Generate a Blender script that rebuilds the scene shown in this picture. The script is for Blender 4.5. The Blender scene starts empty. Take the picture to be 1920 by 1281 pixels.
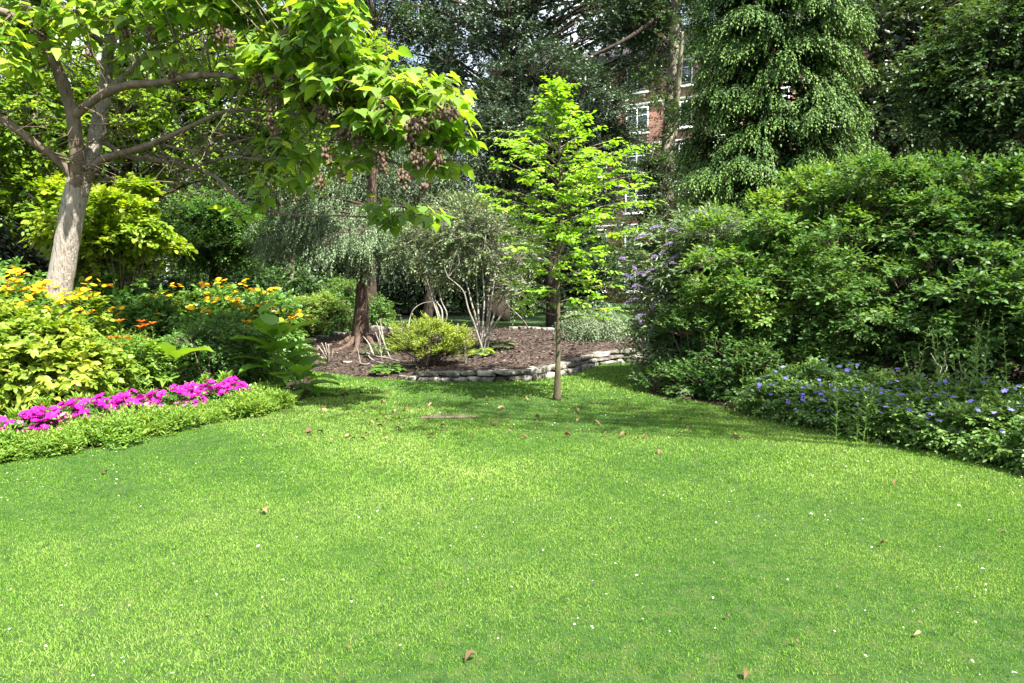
import bpy, math, random
import numpy as np
from math import radians, sin, cos, pi, tan
C = bpy.context.scene.collection
SC = bpy.context.scene
rng = np.random.default_rng(7)
random.seed(7)

# ------------------------------------------------------------------ camera, sky, sun, exposure
F = 1387.0; EYE = 1.6; PITCH = math.atan(110/F)
cam = bpy.data.cameras.new('camera'); camo = bpy.data.objects.new('camera', cam); C.objects.link(camo)
cam.sensor_width = 36; cam.lens = 36*F/1920; cam.clip_end = 2000; cam.clip_start = .05
camo.location = (0, 0, EYE); camo.rotation_euler = (pi/2-PITCH, 0, 0)
SC.camera = camo
SUN_EL = radians(54); SUN_AZ = radians(140)      # azimuth measured from +Y towards +X
sd = np.array([sin(SUN_AZ)*cos(SUN_EL), cos(SUN_AZ)*cos(SUN_EL), sin(SUN_EL)])
W = bpy.data.worlds.new('World'); SC.world = W; W.use_nodes = True
nt = W.node_tree; nt.nodes.clear()
out = nt.nodes.new('ShaderNodeOutputWorld'); bg = nt.nodes.new('ShaderNodeBackground')
sky = nt.nodes.new('ShaderNodeTexSky'); sky.sky_type = 'NISHITA'; sky.sun_disc = False
sky.sun_elevation = SUN_EL; sky.sun_rotation = SUN_AZ; sky.dust_density = 2.0
tc = nt.nodes.new('ShaderNodeTexCoord'); cn = nt.nodes.new('ShaderNodeTexNoise')
cn.inputs['Scale'].default_value = 3.5; cn.inputs['Detail'].default_value = 6
cr = nt.nodes.new('ShaderNodeValToRGB'); cr.color_ramp.elements[0].position = .40; cr.color_ramp.elements[1].position = .60
mx = nt.nodes.new('ShaderNodeMix'); mx.data_type = 'RGBA'
nt.links.new(tc.outputs['Generated'], cn.inputs['Vector']); nt.links.new(cn.outputs['Fac'], cr.inputs['Fac'])
nt.links.new(cr.outputs['Color'], mx.inputs['Factor']); nt.links.new(sky.outputs[0], mx.inputs['A'])
mx.inputs['B'].default_value = (7.5, 7.8, 8.2, 1)
nt.links.new(mx.outputs['Result'], bg.inputs['Color']); bg.inputs['Strength'].default_value = .072
nt.links.new(bg.outputs[0], out.inputs[0])
sl = bpy.data.lights.new('sun', 'SUN'); sl.energy = 5.0; sl.angle = radians(.5); sl.color = (1, .955, .87)
so = bpy.data.objects.new('sun', sl); C.objects.link(so)
from mathutils import Vector
so.rotation_euler = Vector(sd).to_track_quat('Z', 'Y').to_euler(); so.location = (10, -6, 20)
vs = SC.view_settings; vs.view_transform = 'Standard'; vs.look = 'None'; vs.gamma = 1; vs.exposure = 2.1
SC.cycles.max_bounces = 6; SC.cycles.diffuse_bounces = 3; SC.cycles.glossy_bounces = 2
SC.cycles.transmission_bounces = 4; SC.cycles.caustics_reflective = False

# ------------------------------------------------------------------ helpers
def ray(px, py):
    x = (px-960)/F; u = (640.5-py)/F
    return np.array([x, cos(PITCH)+u*sin(PITCH), -sin(PITCH)+u*cos(PITCH)])
def P(px, py, Y):
    d = ray(px, py); t = Y/d[1]; return np.array([d[0]*t, Y, EYE+d[2]*t])
def G(px, py, z=0.0):
    d = ray(px, py); t = (z-EYE)/d[2]; return np.array([d[0]*t, d[1]*t, z])
def S(npx, Y): return npx*Y/F
def nrm(a):
    a = np.asarray(a, float); return a/(np.linalg.norm(a, axis=-1, keepdims=True)+1e-9)

def mesh_np(name, V, faces_flat, loop_tot, mat, parent=None, tint=None, smooth=False, loc=None, mats=None, midx=None):
    me = bpy.data.meshes.new(name)
    V = np.asarray(V, np.float32)
    off = np.array(parent.location if parent is not None else (0, 0, 0), np.float32)
    if parent is not None and parent.parent is not None: off = off+np.array(parent.parent.location, np.float32)
    V = V-off
    lt = np.asarray(loop_tot, np.int32); fl = np.asarray(faces_flat, np.int32)
    me.vertices.add(len(V)); me.vertices.foreach_set('co', V.ravel())
    me.loops.add(len(fl)); me.loops.foreach_set('vertex_index', fl)
    me.polygons.add(len(lt))
    ls = np.zeros(len(lt), np.int32); ls[1:] = np.cumsum(lt)[:-1]
    me.polygons.foreach_set('loop_start', ls); me.polygons.foreach_set('loop_total', lt)
    me.update(calc_edges=True)
    if smooth: me.polygons.foreach_set('use_smooth', np.ones(len(lt), bool))
    if tint is not None:
        a = me.attributes.new('tint', 'FLOAT', 'POINT'); a.data.foreach_set('value', np.asarray(tint, np.float32))
    for m in (mats or [mat]): me.materials.append(m)
    if midx is not None: me.polygons.foreach_set('material_index', np.asarray(midx, np.int32))
    me.update()
    o = bpy.data.objects.new(name, me); C.objects.link(o)
    if parent is not None: o.parent = parent
    elif loc is not None: o.location = loc
    return o

class Geo:
    """collects numpy pieces into one mesh"""
    def __init__(s): s.V=[]; s.F=[]; s.L=[]; s.T=[]; s.M=[]; s.n=0
    def add(s, V, F, L, tint=None, mi=0):
        V = np.asarray(V, np.float32).reshape(-1, 3); s.V.append(V)
        s.F.append(np.asarray(F, np.int64)+s.n); L = np.asarray(L, np.int32); s.L.append(L); s.n += len(V)
        s.T.append(np.full(len(V), .5, np.float32) if tint is None else np.asarray(tint, np.float32))
        s.M.append(np.full(len(L), mi, np.int32)); return s
    def build(s, name, mat, parent=None, smooth=False, loc=None, mats=None):
        if not s.V: s.add([(0,0,0),(0,0,.001),(0,.001,0)], [0,1,2], [3])
        return mesh_np(name, np.concatenate(s.V), np.concatenate(s.F), np.concatenate(s.L), mat, parent,
                       np.concatenate(s.T), smooth, loc, mats, np.concatenate(s.M) if mats else None)

def T_(verts, faces):
    return (np.array(verts, np.float32), [i for f in faces for i in f], [len(f) for f in faces])
T_DIA = T_([(0,0,0),(.45,.27,.07),(1,0,-.06),(.45,-.27,.07)], [(0,2,1),(0,3,2)])
T_OV = T_([(0,0,0),(.22,.22,.05),(.6,.27,.03),(1,0,-.14),(.6,-.27,.03),(.22,-.22,.05),(.4,0,-.02)],
          [(0,6,1),(1,6,2),(2,6,3),(6,4,3),(6,5,4),(0,5,6)])
T_HE = T_([(0,0,0),(-.1,.17,.03),(.08,.38,.03),(.38,.42,.0),(.75,.2,-.1),(1.05,0,-.3),(.75,-.2,-.1),(.38,-.42,0),(.08,-.38,.03),(-.1,-.17,.03),(.4,0,-.06),(.75,0,-.16)],
          [(0,10,3,2),(0,2,1),(10,11,4,3),(11,5,4),(0,8,7,10),(0,9,8),(10,7,6,11),(11,6,5)])
T_LA = T_([(0,0,0),(.3,.085,.05),(.7,.07,.03),(1,0,-.12),(.7,-.07,.03),(.3,-.085,.05)], [(0,5,1),(1,5,4,2),(2,4,3)])
T_ND = T_([(0,.045,0),(0,-.045,0),(1,0,-.05)], [(0,1,2)])
T_ST = T_([(0,.03,0),(0,-.03,0),(.5,-.05,.06),(.5,.05,.06),(1,0,-.1)], [(0,1,2,3),(3,2,4)])
# big ribbed leaf with wavy edge
_v=[(0,0,0)]; _f=[]
for i in range(1,8):
    x=i/8; w=.3*math.sin(pi*min(1,x*1.05)**.8)+.01; z=.22*x-.42*x*x
    _v += [(x,w,z+.06+.03*(i%2)),(x,0,z),(x,-w,z+.06+.03*(i%2))]
_v.append((1.02,0,-.22))
_f += [(0,2,1),(0,3,2)]
for i in range(6):
    a=1+3*i; _f += [(a,a+1,a+4,a+3),(a+1,a+2,a+5,a+4)]
_f += [(19,20,22),(20,21,22)]
T_BIG = T_(_v,_f)
# five-lobed flower (flat, slightly cupped), normal along z, drawn round the origin
def flower_T(n, r_in, cup, wav=0.):
    v=[(0,0,0)]
    for i in range(n*4):
        a=2*pi*i/(n*4); k=[r_in,.9,1.,.9][i%4]; v.append((k*cos(a)*.5,k*sin(a)*.5,cup+wav*((i%2)*2-1)))
    m=n*4
    return T_(v,[(0,1+i,1+(i+1)%m) for i in range(m)])
T_F5 = flower_T(5,.55,.12); T_PET = flower_T(5,.82,.2,.06); T_DAI = flower_T(12,.55,-.06)
T_UMB = flower_T(9,.8,-.1,.05)

def leaves(g, T, pos, ax, nr, size, tint, wid=1., mi=0):
    tv, tf, tl = T; pos = np.asarray(pos, np.float32); N = len(pos)
    if N == 0: return
    ax = nrm(ax); sd_ = nrm(np.cross(nr, ax)); n_ = np.cross(ax, sd_)
    size = np.broadcast_to(np.asarray(size, np.float32), (N,))[:, None, None]
    wid = np.broadcast_to(np.asarray(wid, np.float32), (N,))[:, None, None]
    V = pos[:, None, :]+size*(tv[None, :, 0:1]*ax[:, None, :]+wid*tv[None, :, 1:2]*sd_[:, None, :]+tv[None, :, 2:3]*n_[:, None, :])
    m = len(tv); Fa = (np.arange(N)[:, None]*m+np.array(tf)[None, :]).ravel()
    g.add(V.reshape(-1, 3), Fa, np.tile(tl, N), np.repeat(np.broadcast_to(np.asarray(tint, np.float32), (N,)), m), mi)

def sticks(g, p0, p1, r0, r1, tint=.5, mi=0):
    p0 = np.asarray(p0, float); p1 = np.asarray(p1, float); N = len(p0)
    if N == 0: return
    d = nrm(p1-p0); a = np.where(np.abs(d[:, 2:3]) > .9, np.array([[1., 0, 0]]), np.array([[0, 0, 1.]]))
    u = nrm(np.cross(d, a)); w = np.cross(d, u)
    r0 = np.broadcast_to(np.asarray(r0, float), (N,)); r1 = np.broadcast_to(np.asarray(r1, float), (N,))
    V = np.zeros((N, 6, 3))
    for k in range(3):
        c, s = cos(2*pi*k/3), sin(2*pi*k/3)
        V[:, k] = p0+r0[:, None]*(c*u+s*w); V[:, 3+k] = p1+r1[:, None]*(c*u+s*w)
    f = np.array([0,1,4,3, 1,2,5,4, 2,0,3,5]); Fa = (np.arange(N)[:, None]*6+f[None]).ravel()
    g.add(V.reshape(-1, 3), Fa, np.full(3*N, 4), np.full(6*N, tint), mi)

def smooth_path(pts, rad, sub=5):
    pts = np.asarray(pts, float); rad = np.asarray(rad, float)
    if len(pts) < 3: 
        t = np.linspace(0, 1, sub+1)[:, None]; return pts[0]*(1-t)+pts[-1]*t, rad[0]*(1-t[:, 0])+rad[-1]*t[:, 0]
    Q = []; R = []
    for i in range(len(pts)-1):
        a = pts[max(0, i-1)]; b = pts[i]; c = pts[i+1]; d = pts[min(len(pts)-1, i+2)]
        for k in range(sub):
            t = k/sub
            Q.append(.5*((2*b)+(-a+c)*t+(2*a-5*b+4*c-d)*t*t+(-a+3*b-3*c+d)*t**3)); R.append(rad[i]*(1-t)+rad[i+1]*t)
    Q.append(pts[-1]); R.append(rad[-1]); return np.array(Q), np.array(R)

def tube(g, pts, rad, sides=8, sub=5, rough=.06, tint=.5, sm=True, mi=0, flare=0):
    if sm: pts, rad = smooth_path(pts, rad, sub)
    pts = np.asarray(pts, float); rad = np.asarray(rad, float); n = len(pts)
    tg = nrm(np.gradient(pts, axis=0)); u = nrm(np.cross(tg[0], [.3, .95, .1])); V = []
    for i in range(n):
        u = nrm(u-tg[i]*np.dot(u, tg[i])); w = np.cross(tg[i], u)
        for k in range(sides):
            a = 2*pi*k/sides; r = rad[i]*(1+rough*(rng.random()*2-1))
            if flare and i < sub*1.2: r *= 1+flare*(1-i/(sub*1.2))*(.35+.65*max(0, math.sin(a*2.5+1)))
            V.append(pts[i]+r*(cos(a)*u+sin(a)*w))
    Fc = []; L = []
    for i in range(n-1):
        for k in range(sides):
            Fc += [i*sides+k, i*sides+(k+1) % sides, (i+1)*sides+(k+1) % sides, (i+1)*sides+k]; L.append(4)
    Fc += list(range((n-1)*sides, n*sides)); L.append(sides)
    Fc += list(range(sides-1, -1, -1)); L.append(sides)
    g.add(V, Fc, L, np.full(len(V), tint), mi)

# ---- objects, labels
def tagp(o, label=None, cat=None, group=None, kind=None):
    if label: o['label'] = label
    if cat: o['category'] = cat
    if group: o['group'] = group
    if kind: o['kind'] = kind
    return o
def thing(name, label, cat, loc, group=None):
    o = bpy.data.objects.new(name, None); C.objects.link(o); o.location = tuple(float(v) for v in loc)
    o.empty_display_size = .2
    return tagp(o, label, cat, group)
def dup(root, loc, rz=0., sc=1., label=None, group=None):
    c = root.copy(); C.objects.link(c); c.location = tuple(float(v) for v in loc); c.rotation_euler = (0, 0, rz)
    c.scale = (sc, sc, sc) if not hasattr(sc, '__len__') else sc
    if label: c['label'] = label
    if group: c['group'] = group
    for ch in list(root.children):
        d = ch.copy(); C.objects.link(d); d.parent = c
        for gch in list(ch.children):
            e = gch.copy(); C.objects.link(e); e.parent = d
    return c
ORD = ['first','second','third','fourth','fifth','sixth','seventh','eighth','ninth','tenth','eleventh','twelfth','thirteenth',
       'fourteenth','fifteenth','sixteenth','seventeenth','eighteenth','nineteenth','twentieth','twenty-first','twenty-second','twenty-third','twenty-fourth','twenty-fifth','twenty-sixth']

# ---- materials
def N(m, t, **kw):
    n = m.node_tree.nodes.new(t)
    for k, v in kw.items(): setattr(n, k, v)
    return n
def newmat(name):
    m = bpy.data.materials.new(name); m.use_nodes = True; m.node_tree.nodes.clear(); return m
def ramp(m, stops):
    r = N(m, 'ShaderNodeValToRGB'); e = r.color_ramp.elements
    e[0].position = stops[0][0]; e[0].color = (*stops[0][1], 1); e[1].position = stops[-1][0]; e[1].color = (*stops[-1][1], 1)
    for p, c in stops[1:-1]:
        x = e.new(p); x.color = (*c, 1)
    return r
def leafmat(name, dark, mid, light, trans=.35, rough=.45, spec=.35, tcol=None, nscale=1.2):
    """leaf colour varies from leaf to leaf (attribute tint) and from bough to bough (low noise)"""
    m = newmat(name); L = m.node_tree.links
    at = N(m, 'ShaderNodeAttribute', attribute_name='tint'); tc = N(m, 'ShaderNodeTexCoord')
    no = N(m, 'ShaderNodeTexNoise'); no.inputs['Scale'].default_value = nscale; no.inputs['Detail'].default_value = 2
    L.new(tc.outputs['Object'], no.inputs['Vector'])
    ma = N(m, 'ShaderNodeMath', operation='MULTIPLY_ADD'); L.new(no.outputs['Fac'], ma.inputs[0]); ma.inputs[1].default_value = .7
    mb = N(m, 'ShaderNodeMath', operation='MULTIPLY_ADD'); L.new(at.outputs['Fac'], mb.inputs[0]); mb.inputs[1].default_value = .8; mb.inputs[2].default_value = -.25
    L.new(mb.outputs[0], ma.inputs[2])
    r = ramp(m, [(.05, dark), (.5, mid), (.95, light)]); L.new(ma.outputs[0], r.inputs['Fac'])
    b = N(m, 'ShaderNodeBsdfPrincipled'); b.inputs['Roughness'].default_value = rough; b.inputs['Specular IOR Level'].default_value = spec
    L.new(r.outputs['Color'], b.inputs['Base Color'])
    t = N(m, 'ShaderNodeBsdfTranslucent'); mc = N(m, 'ShaderNodeMix', data_type='RGBA', blend_type='MULTIPLY')
    mc.inputs['Factor'].default_value = 1; L.new(r.outputs['Color'], mc.inputs['A']); mc.inputs['B'].default_value = (*(tcol or (1.6, 1.5, .5)), 1)
    L.new(mc.outputs['Result'], t.inputs['Color'])
    mi = N(m, 'ShaderNodeMixShader'); mi.inputs[0].default_value = trans
    L.new(b.outputs[0], mi.inputs[1]); L.new(t.outputs[0], mi.inputs[2])
    o = N(m, 'ShaderNodeOutputMaterial'); L.new(mi.outputs[0], o.inputs[0]); return m
def surf(name, stops, scale=6., rough=.85, bump=.4, stretch=(1,1,1), detail=6, spec=.2, dist=.02, nrough=.6):
    m = newmat(name); L = m.node_tree.links; tc = N(m, 'ShaderNodeTexCoord'); mp = N(m, 'ShaderNodeMapping')
    mp.inputs['Scale'].default_value = stretch; L.new(tc.outputs['Object'], mp.inputs[0])
    no = N(m, 'ShaderNodeTexNoise'); no.inputs['Scale'].default_value = scale; no.inputs['Detail'].default_value = detail; no.inputs['Roughness'].default_value = nrough
    L.new(mp.outputs[0], no.inputs['Vector']); r = ramp(m, stops); L.new(no.outputs['Fac'], r.inputs['Fac'])
    b = N(m, 'ShaderNodeBsdfPrincipled'); b.inputs['Roughness'].default_value = rough; b.inputs['Specular IOR Level'].default_value = spec
    L.new(r.outputs['Color'], b.inputs['Base Color'])
    if bump:
        bu = N(m, 'ShaderNodeBump'); bu.inputs['Strength'].default_value = bump; bu.inputs['Distance'].default_value = dist
        L.new(no.outputs['Fac'], bu.inputs['Height']); L.new(bu.outputs[0], b.inputs['Normal'])
    o = N(m, 'ShaderNodeOutputMaterial'); L.new(b.outputs[0], o.inputs[0]); return m
def petalmat(name, a, b_, trans=.25):
    return leafmat(name, a, tuple((x+y)/2 for x, y in zip(a, b_)), b_, trans, .6, .2, (1.3, 1.2, 1.3))

M = {}
M['grass'] = leafmat('grass_blades', (.04,.13,.013), (.12,.245,.026), (.25,.35,.085), .3, .6, .12, (1.3,1.35,.3), .75)
M['ground'] = surf('lawn_ground', [(.3,(.012,.032,.006)),(.5,(.026,.06,.012)),(.7,(.055,.07,.022))], 9, .95, .5)
M['soil'] = surf('bed_soil', [(.3,(.014,.009,.006)),(.7,(.045,.03,.02))], 14, .95, .8)
M['mulch'] = surf('bark_mulch', [(.25,(.020,.015,.012)),(.5,(.052,.037,.029)),(.8,(.11,.085,.07))], 22, .95, .8)
M['chip'] = leafmat('bark_chips', (.02,.014,.011), (.058,.041,.032), (.17,.13,.105), .0, .8, .15)
M['stone'] = surf('wall_stone', [(.33,(.04,.04,.034)),(.45,(.17,.165,.15)),(.55,(.32,.315,.29)),(.72,(.5,.49,.465))], 7, .9, .6, detail=8)
_m = M['stone']; _nt = _m.node_tree; _b = [n for n in _nt.nodes if n.type == 'BSDF_PRINCIPLED'][0]; _r = [n for n in _nt.nodes if n.type == 'VALTORGB'][0]
_oi = _nt.nodes.new('ShaderNodeObjectInfo'); _r2 = ramp(_m, [(0,(.3,.28,.23)),(.5,(.65,.63,.58)),(1,(1.05,1.0,.9))]); _nt.links.new(_oi.outputs['Random'], _r2.inputs['Fac'])
_mx = N(_m, 'ShaderNodeMix', data_type='RGBA', blend_type='MULTIPLY'); _mx.inputs['Factor'].default_value = 1; _nt.links.new(_r.outputs['Color'], _mx.inputs['A']); _nt.links.new(_r2.outputs['Color'], _mx.inputs['B']); _nt.links.new(_mx.outputs['Result'], _b.inputs['Base Color'])
M['pale_bark'] = surf('pale_bark', [(.34,(.15,.125,.095)),(.47,(.29,.255,.215)),(.7,(.38,.345,.30))], 9, .9, 1., (6,6,.9), 8, dist=.05)
M['limb_bark'] = surf('limb_bark', [(.3,(.06,.045,.03)),(.6,(.17,.135,.10))], 8, .9, .6, (1,1,.5))
M['dark_bark'] = surf('dark_bark', [(.3,(.02,.015,.011)),(.7,(.07,.052,.04))], 10, .95, .8, (1,1,.3))
M['sap_bark'] = surf('sapling_bark', [(.3,(.045,.04,.022)),(.7,(.12,.105,.06))], 10, .85, .4, (1,1,.4))
M['red_bark'] = surf('red_bark', [(.3,(.04,.026,.019)),(.7,(.16,.11,.083))], 9, .95, 1., (1.6,1.6,.6), dist=.05)
M['grey_stem'] = surf('grey_stem', [(.3,(.14,.128,.105)),(.7,(.34,.315,.27))], 12, .8, .4)
M['dead_wood'] = surf('dead_wood', [(.3,(.13,.11,.09)),(.7,(.34,.30,.26))], 14, .85, .5)
M['green_stem'] = surf('green_stem', [(.3,(.06,.12,.025)),(.7,(.13,.2,.05))], 9, .7, .2)
M['plane_bark'] = surf('plane_bark', [(.35,(.06,.05,.035)),(.5,(.15,.135,.09)),(.65,(.30,.28,.20))], 3, .85, .3)
M['foliage'] = {
 'paulownia': leafmat('large_leaf', (.055,.135,.022), (.135,.245,.04), (.27,.36,.06), .5, .5, .3, (1.7,1.7,.45)),
 'lime': leafmat('lime_leaf', (.07,.155,.015), (.16,.27,.025), (.31,.38,.035), .45, .5, .3, (1.6,1.5,.35)),
 'sapling': leafmat('sapling_leaf', (.11,.25,.02), (.19,.36,.03), (.33,.46,.05), .42, .5, .3, (1.5,1.5,.3)),
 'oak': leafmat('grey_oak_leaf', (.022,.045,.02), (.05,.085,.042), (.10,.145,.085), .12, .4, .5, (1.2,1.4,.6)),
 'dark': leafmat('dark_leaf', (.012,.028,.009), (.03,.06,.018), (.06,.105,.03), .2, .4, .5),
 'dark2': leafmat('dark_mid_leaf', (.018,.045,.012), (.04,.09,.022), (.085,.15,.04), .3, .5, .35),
 'cypress': leafmat('cypress_spray', (.012,.038,.010), (.04,.095,.02), (.12,.21,.04), .1, .6, .2, (1.3,1.4,.5), 2.),
 'weep': leafmat('weeping_needles', (.07,.125,.055), (.16,.25,.12), (.31,.42,.23), .15, .5, .4, (1.2,1.4,.6), 2.),
 'hedge': leafmat('hedge_leaf', (.025,.075,.014), (.058,.135,.028), (.13,.215,.048), .35, .5, .3),
 'hedge_y': leafmat('hedge_young_leaf', (.04,.11,.018), (.09,.185,.03), (.20,.295,.055), .4, .5, .3),
 'budd': leafmat('buddleia_leaf', (.045,.09,.03), (.095,.16,.06), (.2,.27,.13), .25, .5, .4),
 'geran': leafmat('geranium_leaf', (.04,.10,.018), (.085,.17,.032), (.17,.26,.06), .3, .45, .4),
 'edging': leafmat('edging_leaf', (.06,.15,.018), (.125,.24,.03), (.25,.34,.06), .4, .5, .3),
 'catal': leafmat('yellow_leaf', (.10,.19,.02), (.19,.285,.03), (.34,.38,.055), .42, .5, .35, (1.5,1.4,.35)),
 'mid': leafmat('mid_leaf', (.04,.115,.018), (.09,.2,.035), (.18,.3,.07), .35, .42, .45),
 'big': leafmat('broad_leaf', (.06,.15,.02), (.12,.25,.035), (.2,.33,.06), .42, .4, .4),
 'varieg': leafmat('variegated_leaf', (.10,.2,.03), (.2,.31,.06), (.46,.46,.13), .35, .5, .3),
 'greyshrub': leafmat('grey_shrub_leaf', (.045,.085,.03), (.095,.145,.055), (.2,.25,.13), .25, .45, .4),
 'juni': leafmat('juniper_spray', (.11,.18,.02), (.22,.31,.035), (.38,.42,.07), .3, .5, .3),
 'ivy': leafmat('ivy_leaf', (.01,.025,.008), (.025,.055,.015), (.055,.10,.03), .15, .35, .5),
}
FM = M['foliage']
M['pod'] = surf('seed_pod', [(.3,(.05,.032,.02)),(.7,(.155,.108,.073))], 20, .8, .2)
M['magenta'] = petalmat('magenta_petal', (.30,.006,.19), (.52,.025,.37))
M['pinkpale'] = petalmat('faded_petal', (.42,.12,.2), (.6,.3,.3))
M['yellow'] = petalmat('yellow_petal', (.66,.30,.004), (.82,.47,.01))
M['orange'] = petalmat('orange_petal', (.65,.08,.01), (.8,.22,.03))
M['violet'] = petalmat('violet_petal', (.11,.095,.45), (.29,.25,.74))
M['purple'] = petalmat('purple_flower', (.17,.10,.28), (.40,.29,.52))
M['white'] = petalmat('white_petal', (.6,.62,.58), (.85,.85,.82))
M['drybrown'] = leafmat('dry_leaf', (.05,.03,.014), (.14,.09,.042), (.34,.26,.14), .15, .7, .2, (1.1,1,.7), 9)

# ------------------------------------------------------------------ ground, lawn, beds
def inpoly(x, y, poly):
    r = np.zeros(len(x), bool); n = len(poly)
    for i in range(n):
        x0, y0 = poly[i][:2]; x1, y1 = poly[(i+1) % n][:2]
        c = ((y0 > y) != (y1 > y)) & (x < (x1-x0)*(y-y0)/((y1-y0) if y1 != y0 else 1e-9)+x0); r ^= c
    return r
def fbm(x, y, s):
    return (np.sin(x*1.3*s+1.1)*np.cos(y*1.7*s+.4)+.5*np.sin(x*2.9*s+y*1.9*s+2)+.25*np.sin(x*6.1*s-y*5.3*s))/1.75

g = Geo(); R = 600
xs = np.array([-R,-120,-40,-20,-12,-8,-4,0,4,8,12,20,40,120,R]); ys = np.array([-60,-10,0,4,8,12,16,20,26,34,50,90,200,R])
V = [(x, y, 0) for y in ys for x in xs]; Fc = []; L = []
for j in range(len(ys)-1):
    for i in range(len(xs)-1):
        a = j*len(xs)+i; Fc += [a, a+1, a+1+len(xs), a+len(xs)]; L.append(4)
g.add(V, Fc, L); tagp(g.build('lawn', M['ground']), kind='structure')

# mulch bed outline: (px, py, z) on the ground
rim = [(548,664,.01),(566,690,.01),(640,703,.015),(700,710,.02),(740,711,.06),(800,713,.17),(900,713,.19),(1000,711,.2),(1060,700,.22),(1108,686,.26),
       (1160,679,.28),(1240,677,.28),(1330,678,.28),(1340,646,.3),(1240,642,.28),(1170,634,.28),(1100,625,.28),(1030,619,.28),(960,616,.28),(850,614,.28),(760,613,.26),(690,618,.24),(620,629,.15),(570,645,.06)]
def rimpt(p, front):
    if front:
        q = G(p[0], p[1], 0.); return np.array([q[0], q[1], p[2]])
    return G(p[0], p[1], p[2])
RIM = [rimpt(p, i <= 12) for i, p in enumerate(rim)]
RIMP, _ = smooth_path(np.array(RIM+[RIM[0]]), np.zeros(len(RIM)+1), 3); RIMP = RIMP[:-1]
BC = np.array([RIMP[:, 0].mean(), RIMP[:, 1].mean(), .3])
def bedz(x, y):
    """height of the mulch surface: rim height blended to a low mound"""
    best = np.full(len(x), 0.); wsum = np.zeros(len(x))
    for q in RIMP:
        w = 1/((x-q[0])**2+(y-q[1])**2+.01)**1.5; best += w*q[2]; wsum += w
    z = best/wsum
    w = np.clip((1/np.maximum(wsum, 1e-6))**(1/3), 0, 1.2)
    return z+.06*np.clip(w, 0, 1)+.012*fbm(x, y, 3)
g = Geo(); V = []; nr = 16; nb = len(RIMP)
for k in range(nr+1):
    t = k/nr; ring = BC[None]*t+RIMP*(1-t); z = bedz(ring[:, 0], ring[:, 1])
    ring = ring.copy(); ring[:, 2] = z if k else RIMP[:, 2]; V.append(ring)
V.append(np.column_stack([RIMP[:, 0], RIMP[:, 1], np.full(nb, -.05)]))
order = [nr+1]+list(range(nr+1)); V = np.concatenate([V[i] for i in order]); Fc = []; L = []
for k in range(nr+1):
    for i in range(nb):
        Fc += [k*nb+i, k*nb+(i+1) % nb, (k+1)*nb+(i+1) % nb, (k+1)*nb+i]; L.append(4)
g.add(V, Fc, L); tagp(g.build('mulch_bed', M['mulch'], smooth=True), kind='structure')
BZ = lambda x, y: float(bedz(np.array([x]), np.array([y]))[0])
def onbed(px, py):
    p = G(px, py, .25)
    for _ in range(4): p = G(px, py, BZ(p[0], p[1]))
    return p
# chips
n = 26000; x = rng.uniform(RIMP[:, 0].min(), RIMP[:, 0].max(), n); y = rng.uniform(RIMP[:, 1].min(), RIMP[:, 1].max(), n)
k = inpoly(x, y, RIMP); x = x[k]; y = y[k]; n = len(x)
pos = np.column_stack([x, y, bedz(x, y)+.006]); a = rng.uniform(0, 2*pi, n)
g = Geo(); leaves(g, T_DIA, pos, np.column_stack([np.cos(a), np.sin(a), rng.normal(0, .25, n)]), np.column_stack([rng.normal(0,.35,n), rng.normal(0,.35,n), np.ones(n)]),
                 rng.uniform(.03, .10, n), rng.random(n)**1.3, .8)
tagp(g.build('mulch_chips', M['chip']), kind='stuff')

LB = [G(*p) for p in [(-260,960),(-120,895),(0,868),(120,852),(250,826),(400,796),(500,775),(552,758),(580,742),(590,715),(575,690),(552,660),(520,640)]]+[np.array([-5.5,24,0]),np.array([-16,24,0]),np.array([-16,4,0])]
RB = [G(*p) for p in [(2150,950),(2000,905),(1920,886),(1800,858),(1700,838),(1600,818),(1480,796),(1395,776),(1330,757),(1250,746),(1215,735),(1225,700)]]+[np.array([3.6,22,0]),np.array([16,22,0]),np.array([16,4,0])]
def bed_sheet(name, poly):
    q, _ = smooth_path(np.array(poly+[poly[0]]), np.zeros(len(poly)+1), 3); q = q[:-1]; q[:, 2] = .004
    g = Geo(); n = len(q); g.add(q, list(range(n)) if sum((q[i][0]*q[(i+1) % n][1]-q[(i+1) % n][0]*q[i][1]) for i in range(n)) > 0 else list(range(n))[::-1], [n])
    tagp(g.build(name, M['soil']), kind='structure'); return q
LBS = bed_sheet('left_flower_bed', LB); RBS = bed_sheet('right_flower_bed', RB)

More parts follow.
